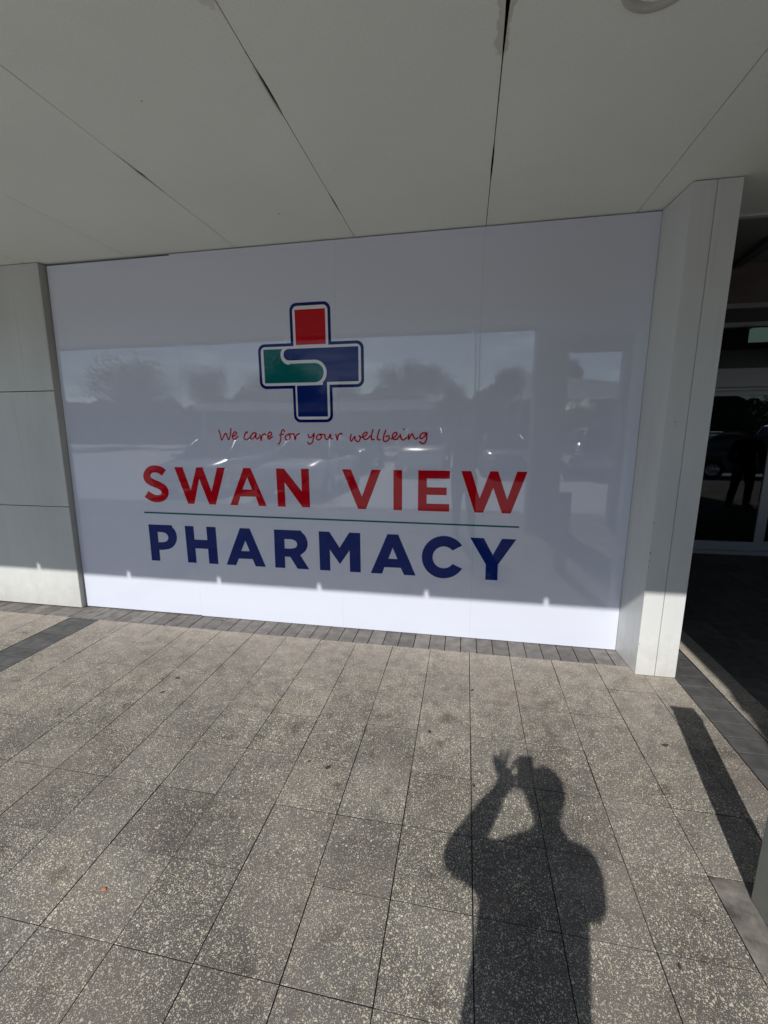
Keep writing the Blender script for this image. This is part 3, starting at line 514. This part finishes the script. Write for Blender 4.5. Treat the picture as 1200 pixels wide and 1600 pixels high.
li = empty('shop_light', 'pale green lit box glowing behind the transom glass of the entrance', 'light', (4.2, 7.6, 2.9))
m_ = MB(); m_.box(4.05, 4.75, 7.5, 7.6, 2.80, 2.98); part_of(li, m_, 'diffuser', M_GREEN); m_ = MB(); m_.box(4.03, 4.77, 7.48, 7.62, 2.985, 3.0); part_of(li, m_, 'housing', M_ALU)

# ================================================================ BOLLARD AND PORCH COLUMN
bo = empty('bollard', 'square grey green steel bollard at the right edge, throwing a long shadow over the pavers', 'bollard', (1.07, 1.35, 0))
m_ = MB(); m_.box(1.012, 1.128, 1.300, 1.406, .0, .885); part_of(bo, m_, 'post', M_STEEL, .004)
m_ = MB(); m_.box(1.008, 1.132, 1.296, 1.410, .886, .898); part_of(bo, m_, 'cap', M_STEEL, .002)
pc = empty('porch_column', 'wide grey rendered column holding the canopy edge, mirrored in the right half of the sign', 'column', (1.22, -.8, 0))
m_ = MB(); m_.box(1.0, 1.44, -1.14, -.745, 0, CEIL + .4); part_of(pc, m_, 'shaft', M_STRIP, .006)
m_ = MB(); m_.box(.98, 1.46, -1.16, -.742, .001, .12); part_of(pc, m_, 'plinth', M_KERB, .004)
m_ = MB(); m_.box(2.235, 5.0, -1.0, -.76, 0, CEIL + .3); tag(m_.build('porch_wall', M_BROWN, None, .006), 'brown wall closing the right end of the porch, mirrored at the right edge of the sign', 'wall')
m_ = MB(); m_.box(1.442, 2.233, -.98, -.76, CEIL - .19, CEIL + .3); tag(m_.build('porch_beam', M_FASCIA, None, .004), 'pale beam spanning from the porch column to the brown wall', 'beam')

# ================================================================ LITTER ON THE PAVERS
def scrap(x, y, s, m, label, rot_=0., g='scraps on the pavers', name='dry_leaf', cat='leaf'):
    random.seed(int(x * 1000) % 97); m_ = MB(); n_ = 9; c_ = []
    for k in range(n_):
        t = 2 * math.pi * k / n_; rr = s * random.uniform(.7, 1.1); px, py = rr * math.cos(t), .55 * rr * math.sin(t)
        c_.append((px * math.cos(rot_) - py * math.sin(rot_), px * math.sin(rot_) + py * math.cos(rot_), .0035 + random.uniform(0, s * .25)))
    top = m_.b.verts.new((0, 0, .003 + s * .3)); vs = [m_.b.verts.new(p) for p in c_]; lo = [m_.b.verts.new((p[0] * .92, p[1] * .92, .0015)) for p in c_]
    for k in range(n_): m_.b.faces.new((top, vs[k], vs[(k + 1) % n_])); m_.b.faces.new((vs[k], lo[k], lo[(k + 1) % n_], vs[(k + 1) % n_]))
    o = m_.build(name, m); o.location = (x, y, 0); tag(o, label, cat, g)
scrap(-.602, 1.701, .017, M_DRY, 'dark curled leaf, the larger of two left of the shadow of the raised hand', .9)
scrap(-.703, 1.723, .009, M_DRY, 'tiny dark crumb just left of the curled leaf', .2)
scrap(.087, 2.452, .012, M_DRY, 'small dark leaf on the pavers below the letters ACY', .4)
scrap(-.143, 2.035, .013, M_DRY, 'thin brown leaf halfway between sign and raised hand shadow', 2.4)
scrap(.083, 1.719, .012, M_DRY, 'slim dark twig scrap beside the forearm shadow', 2.2)
scrap(1.049, 2.151, .018, M_DRY, 'dark leaf left of the bollard shadow', .1)
scrap(-1.80, 2.245, .016, M_DRY, 'reddish brown leaf on the far pavers at centre left', .1)
scrap(-1.792, 2.093, .012, M_DRY, 'dark spot of leaf just in front of the reddish leaf', 1.1)
scrap(.506, 1.826, .006, M_DRY, 'small dark flake right of the head shadow', .5)
scrap(.681, 1.150, .009, M_DRY, 'small dark chip beside a paver joint near the bollard', 1.5)
scrap(-1.208, 1.026, .010, M_ORANGE, 'bright orange scrap on a paver at lower left', .3, name='paper_scrap', cat='scrap')
scrap(-1.076, 2.262, .012, M_BLUESCRAP, 'thin pale blue scrap on the far pavers', .2, name='paper_scrap', cat='scrap')

scrap(-2.33, 3.085, .014, M_ORANGE, 'small orange leaf fragment against the foot of the sign below the letter P', .2, name='dry_leaf')
scrap(-1.98, 3.08, .010, M_DRY, 'tiny brown leaf fragment against the foot of the sign below the letter A', .8)
m_ = MB(); random.seed(5)
for k in range(900):
    if k < 520: x_, y_ = random.uniform(-4.5, 1.1), 3.126 - abs(random.gauss(0, .012)) - (.045 if False else 0)
    else: x_, y_ = random.uniform(-3.3, 1.3), random.uniform(.6, 3.0)
    if x_ < -3.37: y_ -= .05
    s = random.uniform(.0008, .0026); z = .0005
    p = [Vector((x_ + s * math.cos(t + k), y_ + s * math.sin(t + k) * .8, z)) for t in (0, 2.1, 4.2)]; tp = Vector((x_, y_, z + s * 1.1))
    for a_ in range(3): m_.face([p[a_], p[(a_ + 1) % 3], tp])
    m_.face(p[::-1])
o = m_.build('grit', worn('grit_crumbs', (.05, .04, .03), (.30, .24, .16), .9, 40)); o['kind'] = 'stuff'; tag(o, 'loose grit and crumbs lying on the pavers and along the foot of the wall', 'grit')

# ================================================================ PEOPLE
def limb(m_, p0, r0, p1, r1, seg=20):
    """solid tapered capsule; a radius may be (across, deep) for flattened sections"""
    p0, p1 = Vector(p0), Vector(p1); t0 = r0 if isinstance(r0, tuple) else (r0, r0); t1 = r1 if isinstance(r1, tuple) else (r1, r1)
    d = p1 - p0
    if d.length < 1e-5: d = Vector((0, 0, 1e-4)); p1 = p0 + d
    d.normalize(); a = Vector((1, 0, 0)) - d * d.x
    if a.length < .3: a = Vector((0, 1, 0)) - d * d.y
    a.normalize(); c_ = d.cross(a); rows = []
    def ring(c, ra, rb): return [m_.b.verts.new(c + a * (ra * math.cos(2 * math.pi * q / seg)) + c_ * (rb * math.sin(2 * math.pi * q / seg))) for q in range(seg)]
    for k in range(1, 7): th = math.pi / 2 * (1 - k / 6); m0 = min(t0); rows.append(ring(p0 - d * (m0 * math.sin(th)), t0[0] * math.cos(th), t0[1] * math.cos(th)))
    for k in range(0, 6): th = math.pi / 2 * k / 6; m1 = min(t1); rows.append(ring(p1 + d * (m1 * math.sin(th)), t1[0] * math.cos(th), t1[1] * math.cos(th)))
    for A_, B_ in zip(rows, rows[1:]):
        for q in range(seg): m_.b.faces.new((A_[q], A_[(q + 1) % seg], B_[(q + 1) % seg], B_[q]))
    m_.b.faces.new(rows[0][::-1]); m_.b.faces.new(rows[-1])
def fused(name, chains, m, parent, voxel, smooth=6, grow=0):
    """one continuous surface grown round overlapping capsules"""
    m_ = MB()
    g = lambda r_: tuple(q + grow for q in r_) if isinstance(r_, tuple) else r_ + grow
    for ch in chains:
        for (p0, r0), (p1, r1) in zip(ch, ch[1:]): limb(m_, p0, g(r0), p1, g(r1))
    o = m_.build(name, m); o.parent = parent
    k = o.modifiers.new('fuse', 'REMESH'); k.mode = 'VOXEL'; k.voxel_size = voxel; k.use_smooth_shade = True
    k = o.modifiers.new('soften', 'SMOOTH'); k.factor = .5; k.iterations = smooth
    return o
def person(label, J, loc, rotz=0, group=None, shirt=M_SHIRT):
    """J: joint name -> (position, radius) relative to the feet"""
    P = empty('person', label, 'person', loc, group); P.rotation_euler.z = rotz
    V_ = lambda n_, dx=0, dy=0, dz=0: Vector(J[n_][0]) + Vector((dx, dy, dz))
    sk = Vector(J['skull'][0]); cr = Vector(J['crown'][0])
    ch = [[J[q] for q in ('pelvis', 'belly', 'chest', 'collar')], [J[q] for q in ('collar', 'neck')], [J['neck'], (tuple(sk + Vector((0, -.005, -.04))), (.056, .060))],
          [(tuple(sk + Vector((0, .018, -.062))), (.044, .050)), (tuple(sk + Vector((0, .004, .018))), (.070, .082)), (tuple(cr), (.062, .072))],
          [(tuple(sk + Vector((0, .050, -.088))), .024), (tuple(sk + Vector((0, .058, -.060))), .026)],
          [(tuple(sk + Vector((0, .082, .005))), .009), (tuple(sk + Vector((0, .100, -.034))), .013)],
          [(tuple(sk + Vector((-.034, .072, .012))), .012), (tuple(sk + Vector((.034, .072, .012))), .012)]]
    for sx in (-1, 1): ch.append([(tuple(sk + Vector((sx * .074, -.010, .004))), (.008, .018)), (tuple(sk + Vector((sx * .070, -.004, -.038))), (.008, .012))])
    for s in 'LR':
        ch += [[J['shoulder' + s], J['elbow' + s], J['wrist' + s], J['palm' + s]], [J['hip' + s], J['knee' + s], J['ankle' + s], J['toe' + s]]]
        for f in range(5):
            k = f'f{f}{s}'; ch.append([(J['palm' + s][0], .016), J[k + 'a'], J[k + 'b'], J[k + 'c']])
    fused('body', ch, M_SKIN, P, .006, 3)
    cut = lambda a_, c_, t: (tuple(Vector(J[a_][0]).lerp(Vector(J[c_][0]), t)), J[a_][1])
    sh = [[J[q] for q in ('hem', 'belly', 'chest', 'collar')]]
    for s in 'LR': sh += [[J['collar'], J['shoulder' + s]], [J['shoulder' + s], J['elbow' + s], (cut('elbow' + s, 'wrist' + s, .82)[0], .030)]]
    fused('shirt', sh, shirt, P, .012, 5, .014)
    tr = [[(tuple(V_('pelvis', 0, 0, -.06)), J['pelvis'][1]), J['pelvis']]]
    for s in 'LR': tr.append([(tuple(Vector(J['hip' + s][0]) + Vector((0, 0, .06))), .085), J['hip' + s], J['knee' + s], (J['ankle' + s][0], .048)])
    fused('trousers', tr, M_TROUSER, P, .012, 4, .012)
    for s in 'LR':
        a_, t_ = Vector(J['ankle' + s][0]), Vector(J['toe' + s][0]); d_ = (t_ - a_); d_.z = 0; d_.normalize(); o_ = Vector((a_.x, a_.y, 0))
        fused('shoe', [[(tuple(o_ - d_ * .035 + Vector((0, 0, .046))), .044), (tuple(o_ + d_ * .09 + Vector((0, 0, .044))), .043), (tuple(o_ + d_ * .175 + Vector((0, 0, .036))), .034)]], M_SHOE, P, .008, 3)
    fused('hair', [[(tuple(sk + Vector((0, -.034, -.035))), (.064, .060)), (tuple(sk + Vector((0, -.018, .026))), (.077, .082)), (tuple(cr + Vector((0, -.002, .010))), (.066, .080))]], M_HAIR, P, .007, 2)
    for sx in (-1, 1):
        m_ = MB(); m_.lathe([(.0001, -.010), (.007, -.0075), (.010, 0), (.007, .0075), (.0001, .010)], tuple(sk + Vector((sx * .030, .074, -.006))), 12); o = m_.build('eye', M_EYE); o.parent = P
    fused('lips', [[(tuple(sk + Vector((-.016, .082, -.066))), .006), (tuple(sk + Vector((.016, .082, -.066))), .006)]], mat('lip_skin', (.35, .14, .12), .4), P, .003, 2)
    return P
def fingers(J, s, palm, tips, r=.0095):
    """tips: five (knuckle, middle, end) triples, thumb first"""
    for f, tri in enumerate(tips):
        for k, p in zip('abc', tri): J[f'f{f}{s}{k}'] = (p, r * (1.15 if k == 'a' else 1.0 if k == 'b' else .85))
J = dict(pelvis=((-.015, -.28, .95), (.145, .105)), hem=((-.02, -.28, .90), (.160, .115)), belly=((-.014, -.28, 1.10), (.158, .112)), chest=((-.012, -.285, 1.27), (.165, .108)), collar=((.012, -.285, 1.395), (.085, .065)),
         neck=((.028, -.28, 1.495), .054), skull_base=((.024, -.255, 1.56), (.078, .080)), skull=((.026, -.262, 1.645), (.088, .096)), crown=((.024, -.268, 1.680), (.066, .074)), nose=((.026, -.165, 1.622), .012),
         shoulderL=((-.150, -.28, 1.335), .062), elbowL=((-.256, -.12, 1.235), .048), wristL=((-.134, -.052, 1.438), .031), palmL=((-.103, -.034, 1.490), (.046, .020)),
         shoulderR=((.150, -.285, 1.375), .062), elbowR=((.192, -.17, 1.21), .042), wristR=((.022, -.082, 1.415), .030), palmR=((.000, -.048, 1.468), (.036, .018)),
         hipL=((-.095, -.285, .82), .095), kneeL=((-.105, -.26, .48), .06), ankleL=((-.115, -.30, .10), .042), toeL=((-.13, -.16, .045), .03),
         hipR=((.085, -.285, .82), .095), kneeR=((.10, -.26, .48), .06), ankleR=((.115, -.30, .10), .042), toeR=((.14, -.16, .045), .03))
fingers(J, 'L', None, [((-.092, -.03, 1.486), (-.076, -.026, 1.494), (-.056, -.022, 1.506)), ((-.090, -.024, 1.530), (-.078, -.016, 1.556), (-.064, -.014, 1.580)), ((-.120, -.024, 1.538), (-.118, -.012, 1.578), (-.106, -.006, 1.612)),
                       ((-.139, -.024, 1.534), (-.146, -.012, 1.572), (-.140, -.004, 1.608)), ((-.153, -.026, 1.518), (-.170, -.014, 1.552), (-.174, -.008, 1.588))])
fingers(J, 'R', None, [((.018, -.040, 1.500), (.004, -.032, 1.522), (-.012, -.026, 1.538)), ((.020, -.024, 1.505), (.022, -.008, 1.525), (.014, -.0015, 1.535)), ((.008, -.022, 1.490), (.014, -.004, 1.504), (.004, .001, 1.508)),
                       ((-.004, -.026, 1.472), (-.012, -.008, 1.470), (-.022, .002, 1.476)), ((-.004, -.036, 1.455), (-.026, -.022, 1.440), (-.044, -.010, 1.436))])
person('person in dark shirt holding up a phone, casting the shadow on the pavers', J, (0, 0, 0))
ph = bpy.data.objects.new('phone', None); C.objects.link(ph); tag(ph, 'black phone held up in front of the face of the person in the dark shirt', 'phone')
ph.matrix_world = Matrix.Translation((-.027, -.004, 1.525)) @ Matrix.Rotation(R(10.7), 4, 'Z') @ Matrix.Rotation(R(-4), 4, 'X')
ph.matrix_world = Matrix.Translation((-.0265, -.022, 1.527)) @ Matrix.Rotation(R(9), 4, 'Z') @ Matrix.Rotation(R(-8), 4, 'X')
m_ = MB(); m_.box(-.0375, .0375, -.004, .004, -.078, .078); o = m_.build('phone_case', M_PHONE, None, .003); o.parent = ph
m_ = MB(); m_.box(-.0345, .0345, -.0048, -.0043, -.074, .074); o = m_.build('screen', M_CARGLASS); o.parent = ph
J = dict(pelvis=((0, 0, .86), (.13, .095)), hem=((0, 0, .82), (.14, .105)), belly=((0, 0, 1.03), (.125, .095)), chest=((0, 0, 1.16), (.14, .095)), collar=((0, 0, 1.27), (.075, .06)), neck=((0, .01, 1.345), .052), skull_base=((0, .02, 1.41), (.062, .068)),
         skull=((0, .02, 1.475), (.072, .084)), crown=((0, .01, 1.52), (.054, .062)), nose=((0, .115, 1.455), .011),
         shoulderL=((-.165, 0, 1.26), .056), elbowL=((-.26, .02, 1.03), .041), wristL=((-.20, .16, .86), .028), palmL=((-.18, .20, .82), (.028, .022)), shoulderR=((.165, 0, 1.26), .056), elbowR=((.26, .02, 1.03), .041), wristR=((.20, .16, .86), .028), palmR=((.18, .20, .82), (.028, .022)),
         hipL=((-.09, 0, .74), .088), kneeL=((-.14, .05, .44), .058), ankleL=((-.18, .02, .10), .04), toeL=((-.19, .14, .04), .03), hipR=((.09, 0, .74), .088), kneeR=((.13, -.02, .44), .058), ankleR=((.16, -.12, .10), .04), toeR=((.17, .02, .04), .03))
for s, sx in (('L', -1), ('R', 1)):
    fingers(J, s, None, [((sx * .155, .205, .825), (sx * .14, .225, .805), (sx * .135, .235, .785))] + [((sx * (.165 + .012 * q), .225, .80 - .004 * q), (sx * (.165 + .012 * q), .245, .775 - .005 * q), (sx * (.163 + .012 * q), .245, .75 + (.006 if q in (0, 3) else 0))) for q in range(4)])
person('person in black in the porch shade, mirrored in the entrance glass', J, (5.35, 2.4, 0), R(8), shirt=M_TROUSER)

# ================================================================ CAR PARK BEHIND THE CAMERA (seen mirrored in the gloss film and the door glass)
def car(paint, label, loc, rotz, group='cars in the car park', L_=4.4, H=1.42, suv=False):
    P = empty('parked_car', label, 'car', loc, group); P.rotation_euler.z = rotz
    hw = .88; bel = .92 if not suv else 1.05
    # stations: x, lower z, belt z, half width
    st = [(-L_ / 2, .38, .62, .62), (-L_ / 2 + .12, .26, .74, .80), (-1.5, .22, bel - .02, hw), (-.6, .22, bel, hw), (.5, .22, bel, hw), (1.0, .22, bel - .02, hw), (1.6, .24, .82, hw - .02), (L_ / 2 - .12, .28, .72, .76), (L_ / 2, .36, .60, .58)]
    if suv: st = [(x_, z0, z1 + (.12 if abs(x_) > 1.2 else 0), w_) for x_, z0, z1, w_ in st]
    m_ = MB(); rows = []
    for x_, z0, z1, w_ in st:
        sec = [(0, z1 + .05), (w_ * .62, z1 + .045), (w_ * .93, z1), (w_, z1 - .14), (w_, z0 + .18), (w_ * .93, z0), (0, z0)]
        rows.append([m_.b.verts.new((x_, y_, z_)) for y_, z_ in sec] + [m_.b.verts.new((x_, -y_, z_)) for y_, z_ in sec[-2:0:-1]])
    n_ = len(rows[0])
    for a_, c_ in zip(rows, rows[1:]):
        for i in range(n_): m_.b.faces.new((a_[i], a_[(i + 1) % n_], c_[(i + 1) % n_], c_[i])).smooth = True
    m_.b.faces.new(rows[0]); m_.b.faces.new(rows[-1])
    # roof skin and pillars
    r0, r1 = (-1.25, .25) if not suv else (-1.75, .45); zr = H; tw = .60
    m_.hexa([(r0, -tw, zr - .03), (r1, -tw, zr - .03), (r1, tw, zr - .03), (r0, tw, zr - .03)], [(r0 + .08, -tw + .06, zr + .03), (r1 - .08, -tw + .06, zr + .03), (r1 - .08, tw - .06, zr + .03), (r0 + .08, tw - .06, zr + .03)])
    b0, b1 = (-1.95, 1.05) if not suv else (-2.05, 1.1)
    for sy in (-1, 1):
        for (xb, xt) in ((b0, r0), (-.35, -.42), (b1, r1)):
            m_.tube((xb, sy * .80, bel), (xt, sy * (tw - .01), zr - .01), .035, .028, 8)
    body = m_.build('body', paint); body.parent = P
    gl = MB(); e = .012
    gl.hexa([(b0, -.79, bel - .02), (b1, -.79, bel - .02), (b1, .79, bel - .02), (b0, .79, bel - .02)], [(r0, -tw + e, zr - .034), (r1, -tw + e, zr - .034), (r1, tw - e, zr - .034), (r0, tw - e, zr - .034)])
    o = gl.build('windows', M_CARGLASS); o.parent = P
    for sx in (-1.33, 1.33):
        for sy in (-1, 1):
            t = MB(); t.lathe([(.20, -.11), (.31, -.11), (.325, -.08), (.325, .08), (.31, .11), (.20, .11), (.20, -.11)], (sx, sy * (hw - .07), .325), 28, axis='Y'); w_ = t.build('wheel', M_TYRE); w_.parent = P
            t = MB(); yy = sy * (hw + .035)
            t.lathe([(.0001, 0), (.05, 0), (.06, -.01 * sy), (.205, -.03 * sy), (.205, 0)], (sx, yy, .325), 24, axis='Y')
            o = t.build('rim', M_CHROME); o.parent = w_
    for sy in (-1, 1):
        t = MB(); t.box(L_ / 2 - .10, L_ / 2 - .02, sy * .58 - .14, sy * .58 + .14, .60, .72); o = t.build('headlight', M_LAMPW, None, .02); o.parent = P
        t = MB(); t.box(-L_ / 2 + .0, -L_ / 2 + .10, sy * .60 - .14, sy * .60 + .14, .66, .80); o = t.build('tail_light', M_LAMPR, None, .02); o.parent = P
        t = MB(); t.box(.75, .87, sy * .97 - .08, sy * .97 + .08, bel + .02, bel + .14); o = t.build('wing_mirror', paint, None, .02); o.parent = P
    return P
def carpaint(n_, c_, metal=.3): return mat(n_, c_, .25, metal=metal, coat=1, coat_rough=.03)
W_, S_, G_, B_, RD = carpaint('white_car_paint', (.75, .75, .74), 0), carpaint('silver_car_paint', (.5, .51, .52), .7), carpaint('grey_car_paint', (.12, .125, .13)), carpaint('blue_car_paint', (.02, .06, .16)), carpaint('yellow_car_paint', (.65, .36, .03), 0)
GZ = -.13
car(S_, 'silver car parked nose to the kerb, mirrored low at the left of the sign', (-6.9, -5.2, GZ), R(90), H=1.40)
car(W_, 'white car parked nose to the kerb, right of the silver one', (-4.2, -5.3, GZ), R(91), H=1.42)
car(W_, 'white tall wagon in the far row, behind the middle of the kerb', (-1.6, -11.2, GZ), R(92), H=1.66, suv=True)
car(G_, 'dark grey car beside the white wagon in the far row', (1.4, -11.0, GZ), R(88))
car(B_, 'dark blue car left of the white wagon in the far row', (-4.5, -11.4, GZ), R(90))
car(W_, 'low white car at the left end of the far row', (-7.6, -11.1, GZ), R(91))
car(RD, 'yellow car parked in front of the entrance side, mirrored in the door glass', (10.6, -8.2, GZ), R(20))
car(S_, 'silver tall wagon two bays right of the dark grey car', (4.6, -11.3, GZ), R(270), H=1.64, suv=True)
car(G_, 'dark grey car close to the kerb beyond the brown porch wall', (9.3, -4.4, GZ), R(8), L_=4.6)
car(B_, 'dark blue car in the far row beyond the yellow car', (12.2, -11, GZ), R(88))
car(W_, 'white tall wagon in the far row, right of the dark blue car', (15.2, -11.4, GZ), R(90), H=1.7, suv=True)
# parking bay lines
m_ = MB()
for k in range(-6, 7): m_.box(k * 3.0 - .05 - 0.1, k * 3.0 + .05 - .1, -13.8, -8.8, GZ + .003, GZ + .006)
struct(m_.build('parking_lines', mat('line_paint', (.7, .7, .68), .6)))
# shade sail on posts
ss = empty('shade_sail', 'pale shade sail on four posts over the car park, mirrored right of the column', 'shade sail', (6, -16, GZ))
m_ = MB(); nn = 10; g_ = []
for i in range(nn + 1):
    row = []
    for j in range(nn + 1):
        u, v_ = i / nn, j / nn; z = 2.9 + .9 * (u * (1 - v_) + v_ * (1 - u)) - .5 * math.sin(math.pi * u) * math.sin(math.pi * v_)
        row.append(((2.2 + 8 * u) + .5 * math.sin(math.pi * v_) * (1 - 2 * u), (-19 + 6 * v_) + .5 * math.sin(math.pi * u) * (1 - 2 * v_), z))
    g_.append(row)
gv = [[m_.b.verts.new(p) for p in r_] for r_ in g_]; gw = [[m_.b.verts.new((p[0], p[1], p[2] - .012)) for p in r_] for r_ in g_]
for i in range(nn):
    for j in range(nn): m_.b.faces.new((gv[i][j], gv[i + 1][j], gv[i + 1][j + 1], gv[i][j + 1])).smooth = True; m_.b.faces.new((gw[i][j], gw[i][j + 1], gw[i + 1][j + 1], gw[i + 1][j])).smooth = True
part_of(ss, m_, 'cloth', M_SAIL)
for x_, y_, z_ in ((2.2, -19, 2.95), (10.2, -19, 3.85), (10.2, -13, 2.95), (2.2, -13, 3.85)):
    m_ = MB(); m_.tube((x_, y_, GZ), (x_, y_, z_), .06); part_of(ss, m_, 'post', M_ALU)
# slim poles
for x_, y_, h_, lab in ((.45, -24, 9.5, 'tall thin pole, left one of the pair beyond the far row of cars'), (.75, -24.4, 9.5, 'tall thin pole, right one of the pair beyond the far row of cars')):
    p = empty('flagpole', lab, 'pole', (x_, y_, GZ), 'pair of thin poles'); m_ = MB(); m_.tube((0, 0, 0), (0, 0, h_), .06, .035); o = m_.build('shaft', M_ALU); o.parent = p
    m_ = MB(); m_.lathe([(.0001, 0), (.05, .01), (.06, .05), (.03, .1), (.0001, .11)], (0, 0, h_), 12); o = m_.build('finial', M_CHROME); o.parent = p
# trees
def tree(label, loc, h, w_, seed, name='gum_tree'):
    random.seed(seed); P = empty(name, label, 'tree', loc, 'trees beyond the car park')
    m_ = MB(); th = h * .42
    m_.tube((0, 0, 0), (.1, 0, th), .035 * h, .02 * h, 10)
    tips = []
    for k in range(9):
        a_ = k * 2.4 + random.random(); r_ = w_ * random.uniform(.25, .78); z = random.uniform(.24, .93) * h
        t_ = Vector((r_ * math.cos(a_), r_ * math.sin(a_), z)); mid = Vector((.1, 0, th * random.uniform(.75, 1))).lerp(t_, .5) + Vector((0, 0, .05 * h))
        m_.tube((.1, 0, th * .92), mid, .012 * h, .008 * h, 7); m_.tube(mid, t_, .008 * h, .003 * h, 6); tips += [t_, mid.lerp(t_, .5)]
    o = m_.build('trunk', M_BARK); o.parent = P
    m_ = MB()
    for c_ in tips + [Vector((0, 0, h * .9)), Vector((0, 0, h * .75)), Vector((0, 0, h * .5)), Vector((w_ * .4, 0, h * .3)), Vector((-w_ * .4, 0, h * .3))]:
        rad = w_ * random.uniform(.30, .50)
        for q in range(1100):
            d_ = Vector((random.gauss(0, 1), random.gauss(0, 1), random.gauss(0, .75))).normalized() * rad * random.random() ** .62
            p = c_ + d_; s = random.uniform(.06, .12) * h / 8; u = Vector((random.uniform(-1, 1), random.uniform(-1, 1), random.uniform(-1, 1))).normalized(); v_ = u.orthogonal().normalized()
            m_.face([p - u * s, p + v_ * s * .5, p + u * s, p - v_ * s * .5])
    o = m_.build('crown', M_LEAF); o.parent = P
tree('broad round tree, mirrored just right of the cross emblem', (-4.7, -32, GZ), 7.1, 3.2, 1)
tree('tall bushy tree mirrored behind the green arm of the emblem', (-16.5, -33, GZ), 8.0, 4.4, 2)
tree('wide dark tree mirrored at the left of the sign', (-31.0, -30, GZ), 7.8, 5.6, 3)
tree('small round tree mirrored between the poles and the column', (3.7, -31, GZ), 6.4, 2.0, 4)
tree('leaning tree partly hidden by the mirrored column', (6.2, -28, GZ), 6.8, 2.0, 5)
tree('low spreading tree mirrored in the gap right of the column', (12.5, -34, GZ), 5.2, 3.2, 6)
tree('lower tree joining the broad round tree on its right', (-1.5, -34, GZ), 5.6, 2.2, 7)
tree('big tree far right, mirrored as leaves in the door glass', (27, -28, GZ), 10, 6.0, 8)
tree('tall narrow tree left of the one behind the emblem', (-24.5, -34, GZ), 7.4, 3.4, 9)
tree('low bushy tree directly behind the emblem', (-10.8, -33, GZ), 5.6, 3.4, 10)
bmh = bmesh.new(); bmesh.ops.create_grid(bmh, x_segments=300, y_segments=24, size=1)
for v_ in bmh.verts:
    u, t = v_.co.x, v_.co.y; x_ = u * 62; top = 4.7 + 2.6 * noise.noise((x_ * .14, 0, 0)) + 1.3 * noise.noise((x_ * .5, 0, 2)) + .5 * noise.noise((x_ * 1.7, 0, 4))
    a_ = (t + 1) * math.pi / 2; rr = 1 + .16 * noise.noise((x_ * 1.1, t * 4, 5)) + .08 * noise.noise((x_ * 3, t * 9, 8))
    v_.co = (x_, -41.5 + 2.6 * math.cos(a_) * rr, -.3 + top * math.sin(a_) ** .6 * rr)
m_ = MB(); m_.b.free(); m_.b = bmh; random.seed(11)
for k in range(16000):
    x_ = random.uniform(-60, 60); top = 4.7 + 2.6 * noise.noise((x_ * .14, 0, 0)) + 1.3 * noise.noise((x_ * .5, 0, 2)) + .5 * noise.noise((x_ * 1.7, 0, 4))
    a_ = random.uniform(.05, 2.2); p = Vector((x_, -41.5 + 2.75 * math.cos(a_), -.3 + (top + .15) * math.sin(a_) ** .6))
    s = random.uniform(.10, .22); u = Vector((random.uniform(-1, 1), random.uniform(-1, 1), random.uniform(-1, 1))).normalized(); v_ = u.orthogonal().normalized()
    m_.face([p - u * s, p + v_ * s * .6, p + u * s, p - v_ * s * .6])
o = m_.build('shrubbery', M_LEAF); o['kind'] = 'stuff'; tag(o, 'low dark belt of shrubs along the far side of the car park', 'shrubs')
# carport roof
cp = empty('carport', 'long flat pale carport roof in front of the hedge, mirrored under the emblem', 'carport', (-9, -21, GZ))
m_ = MB(); m_.box(-17, -2.2, -23.5, -19, 2.75, 3.1); part_of(cp, m_, 'roof', M_SAIL, .02)
for x_ in (-16.6, -11.8, -7.0, -2.5):
    m_ = MB(); m_.box(x_ - .07, x_ + .07, -19.5, -19.36, GZ, 2.748); part_of(cp, m_, 'post', M_ALU)
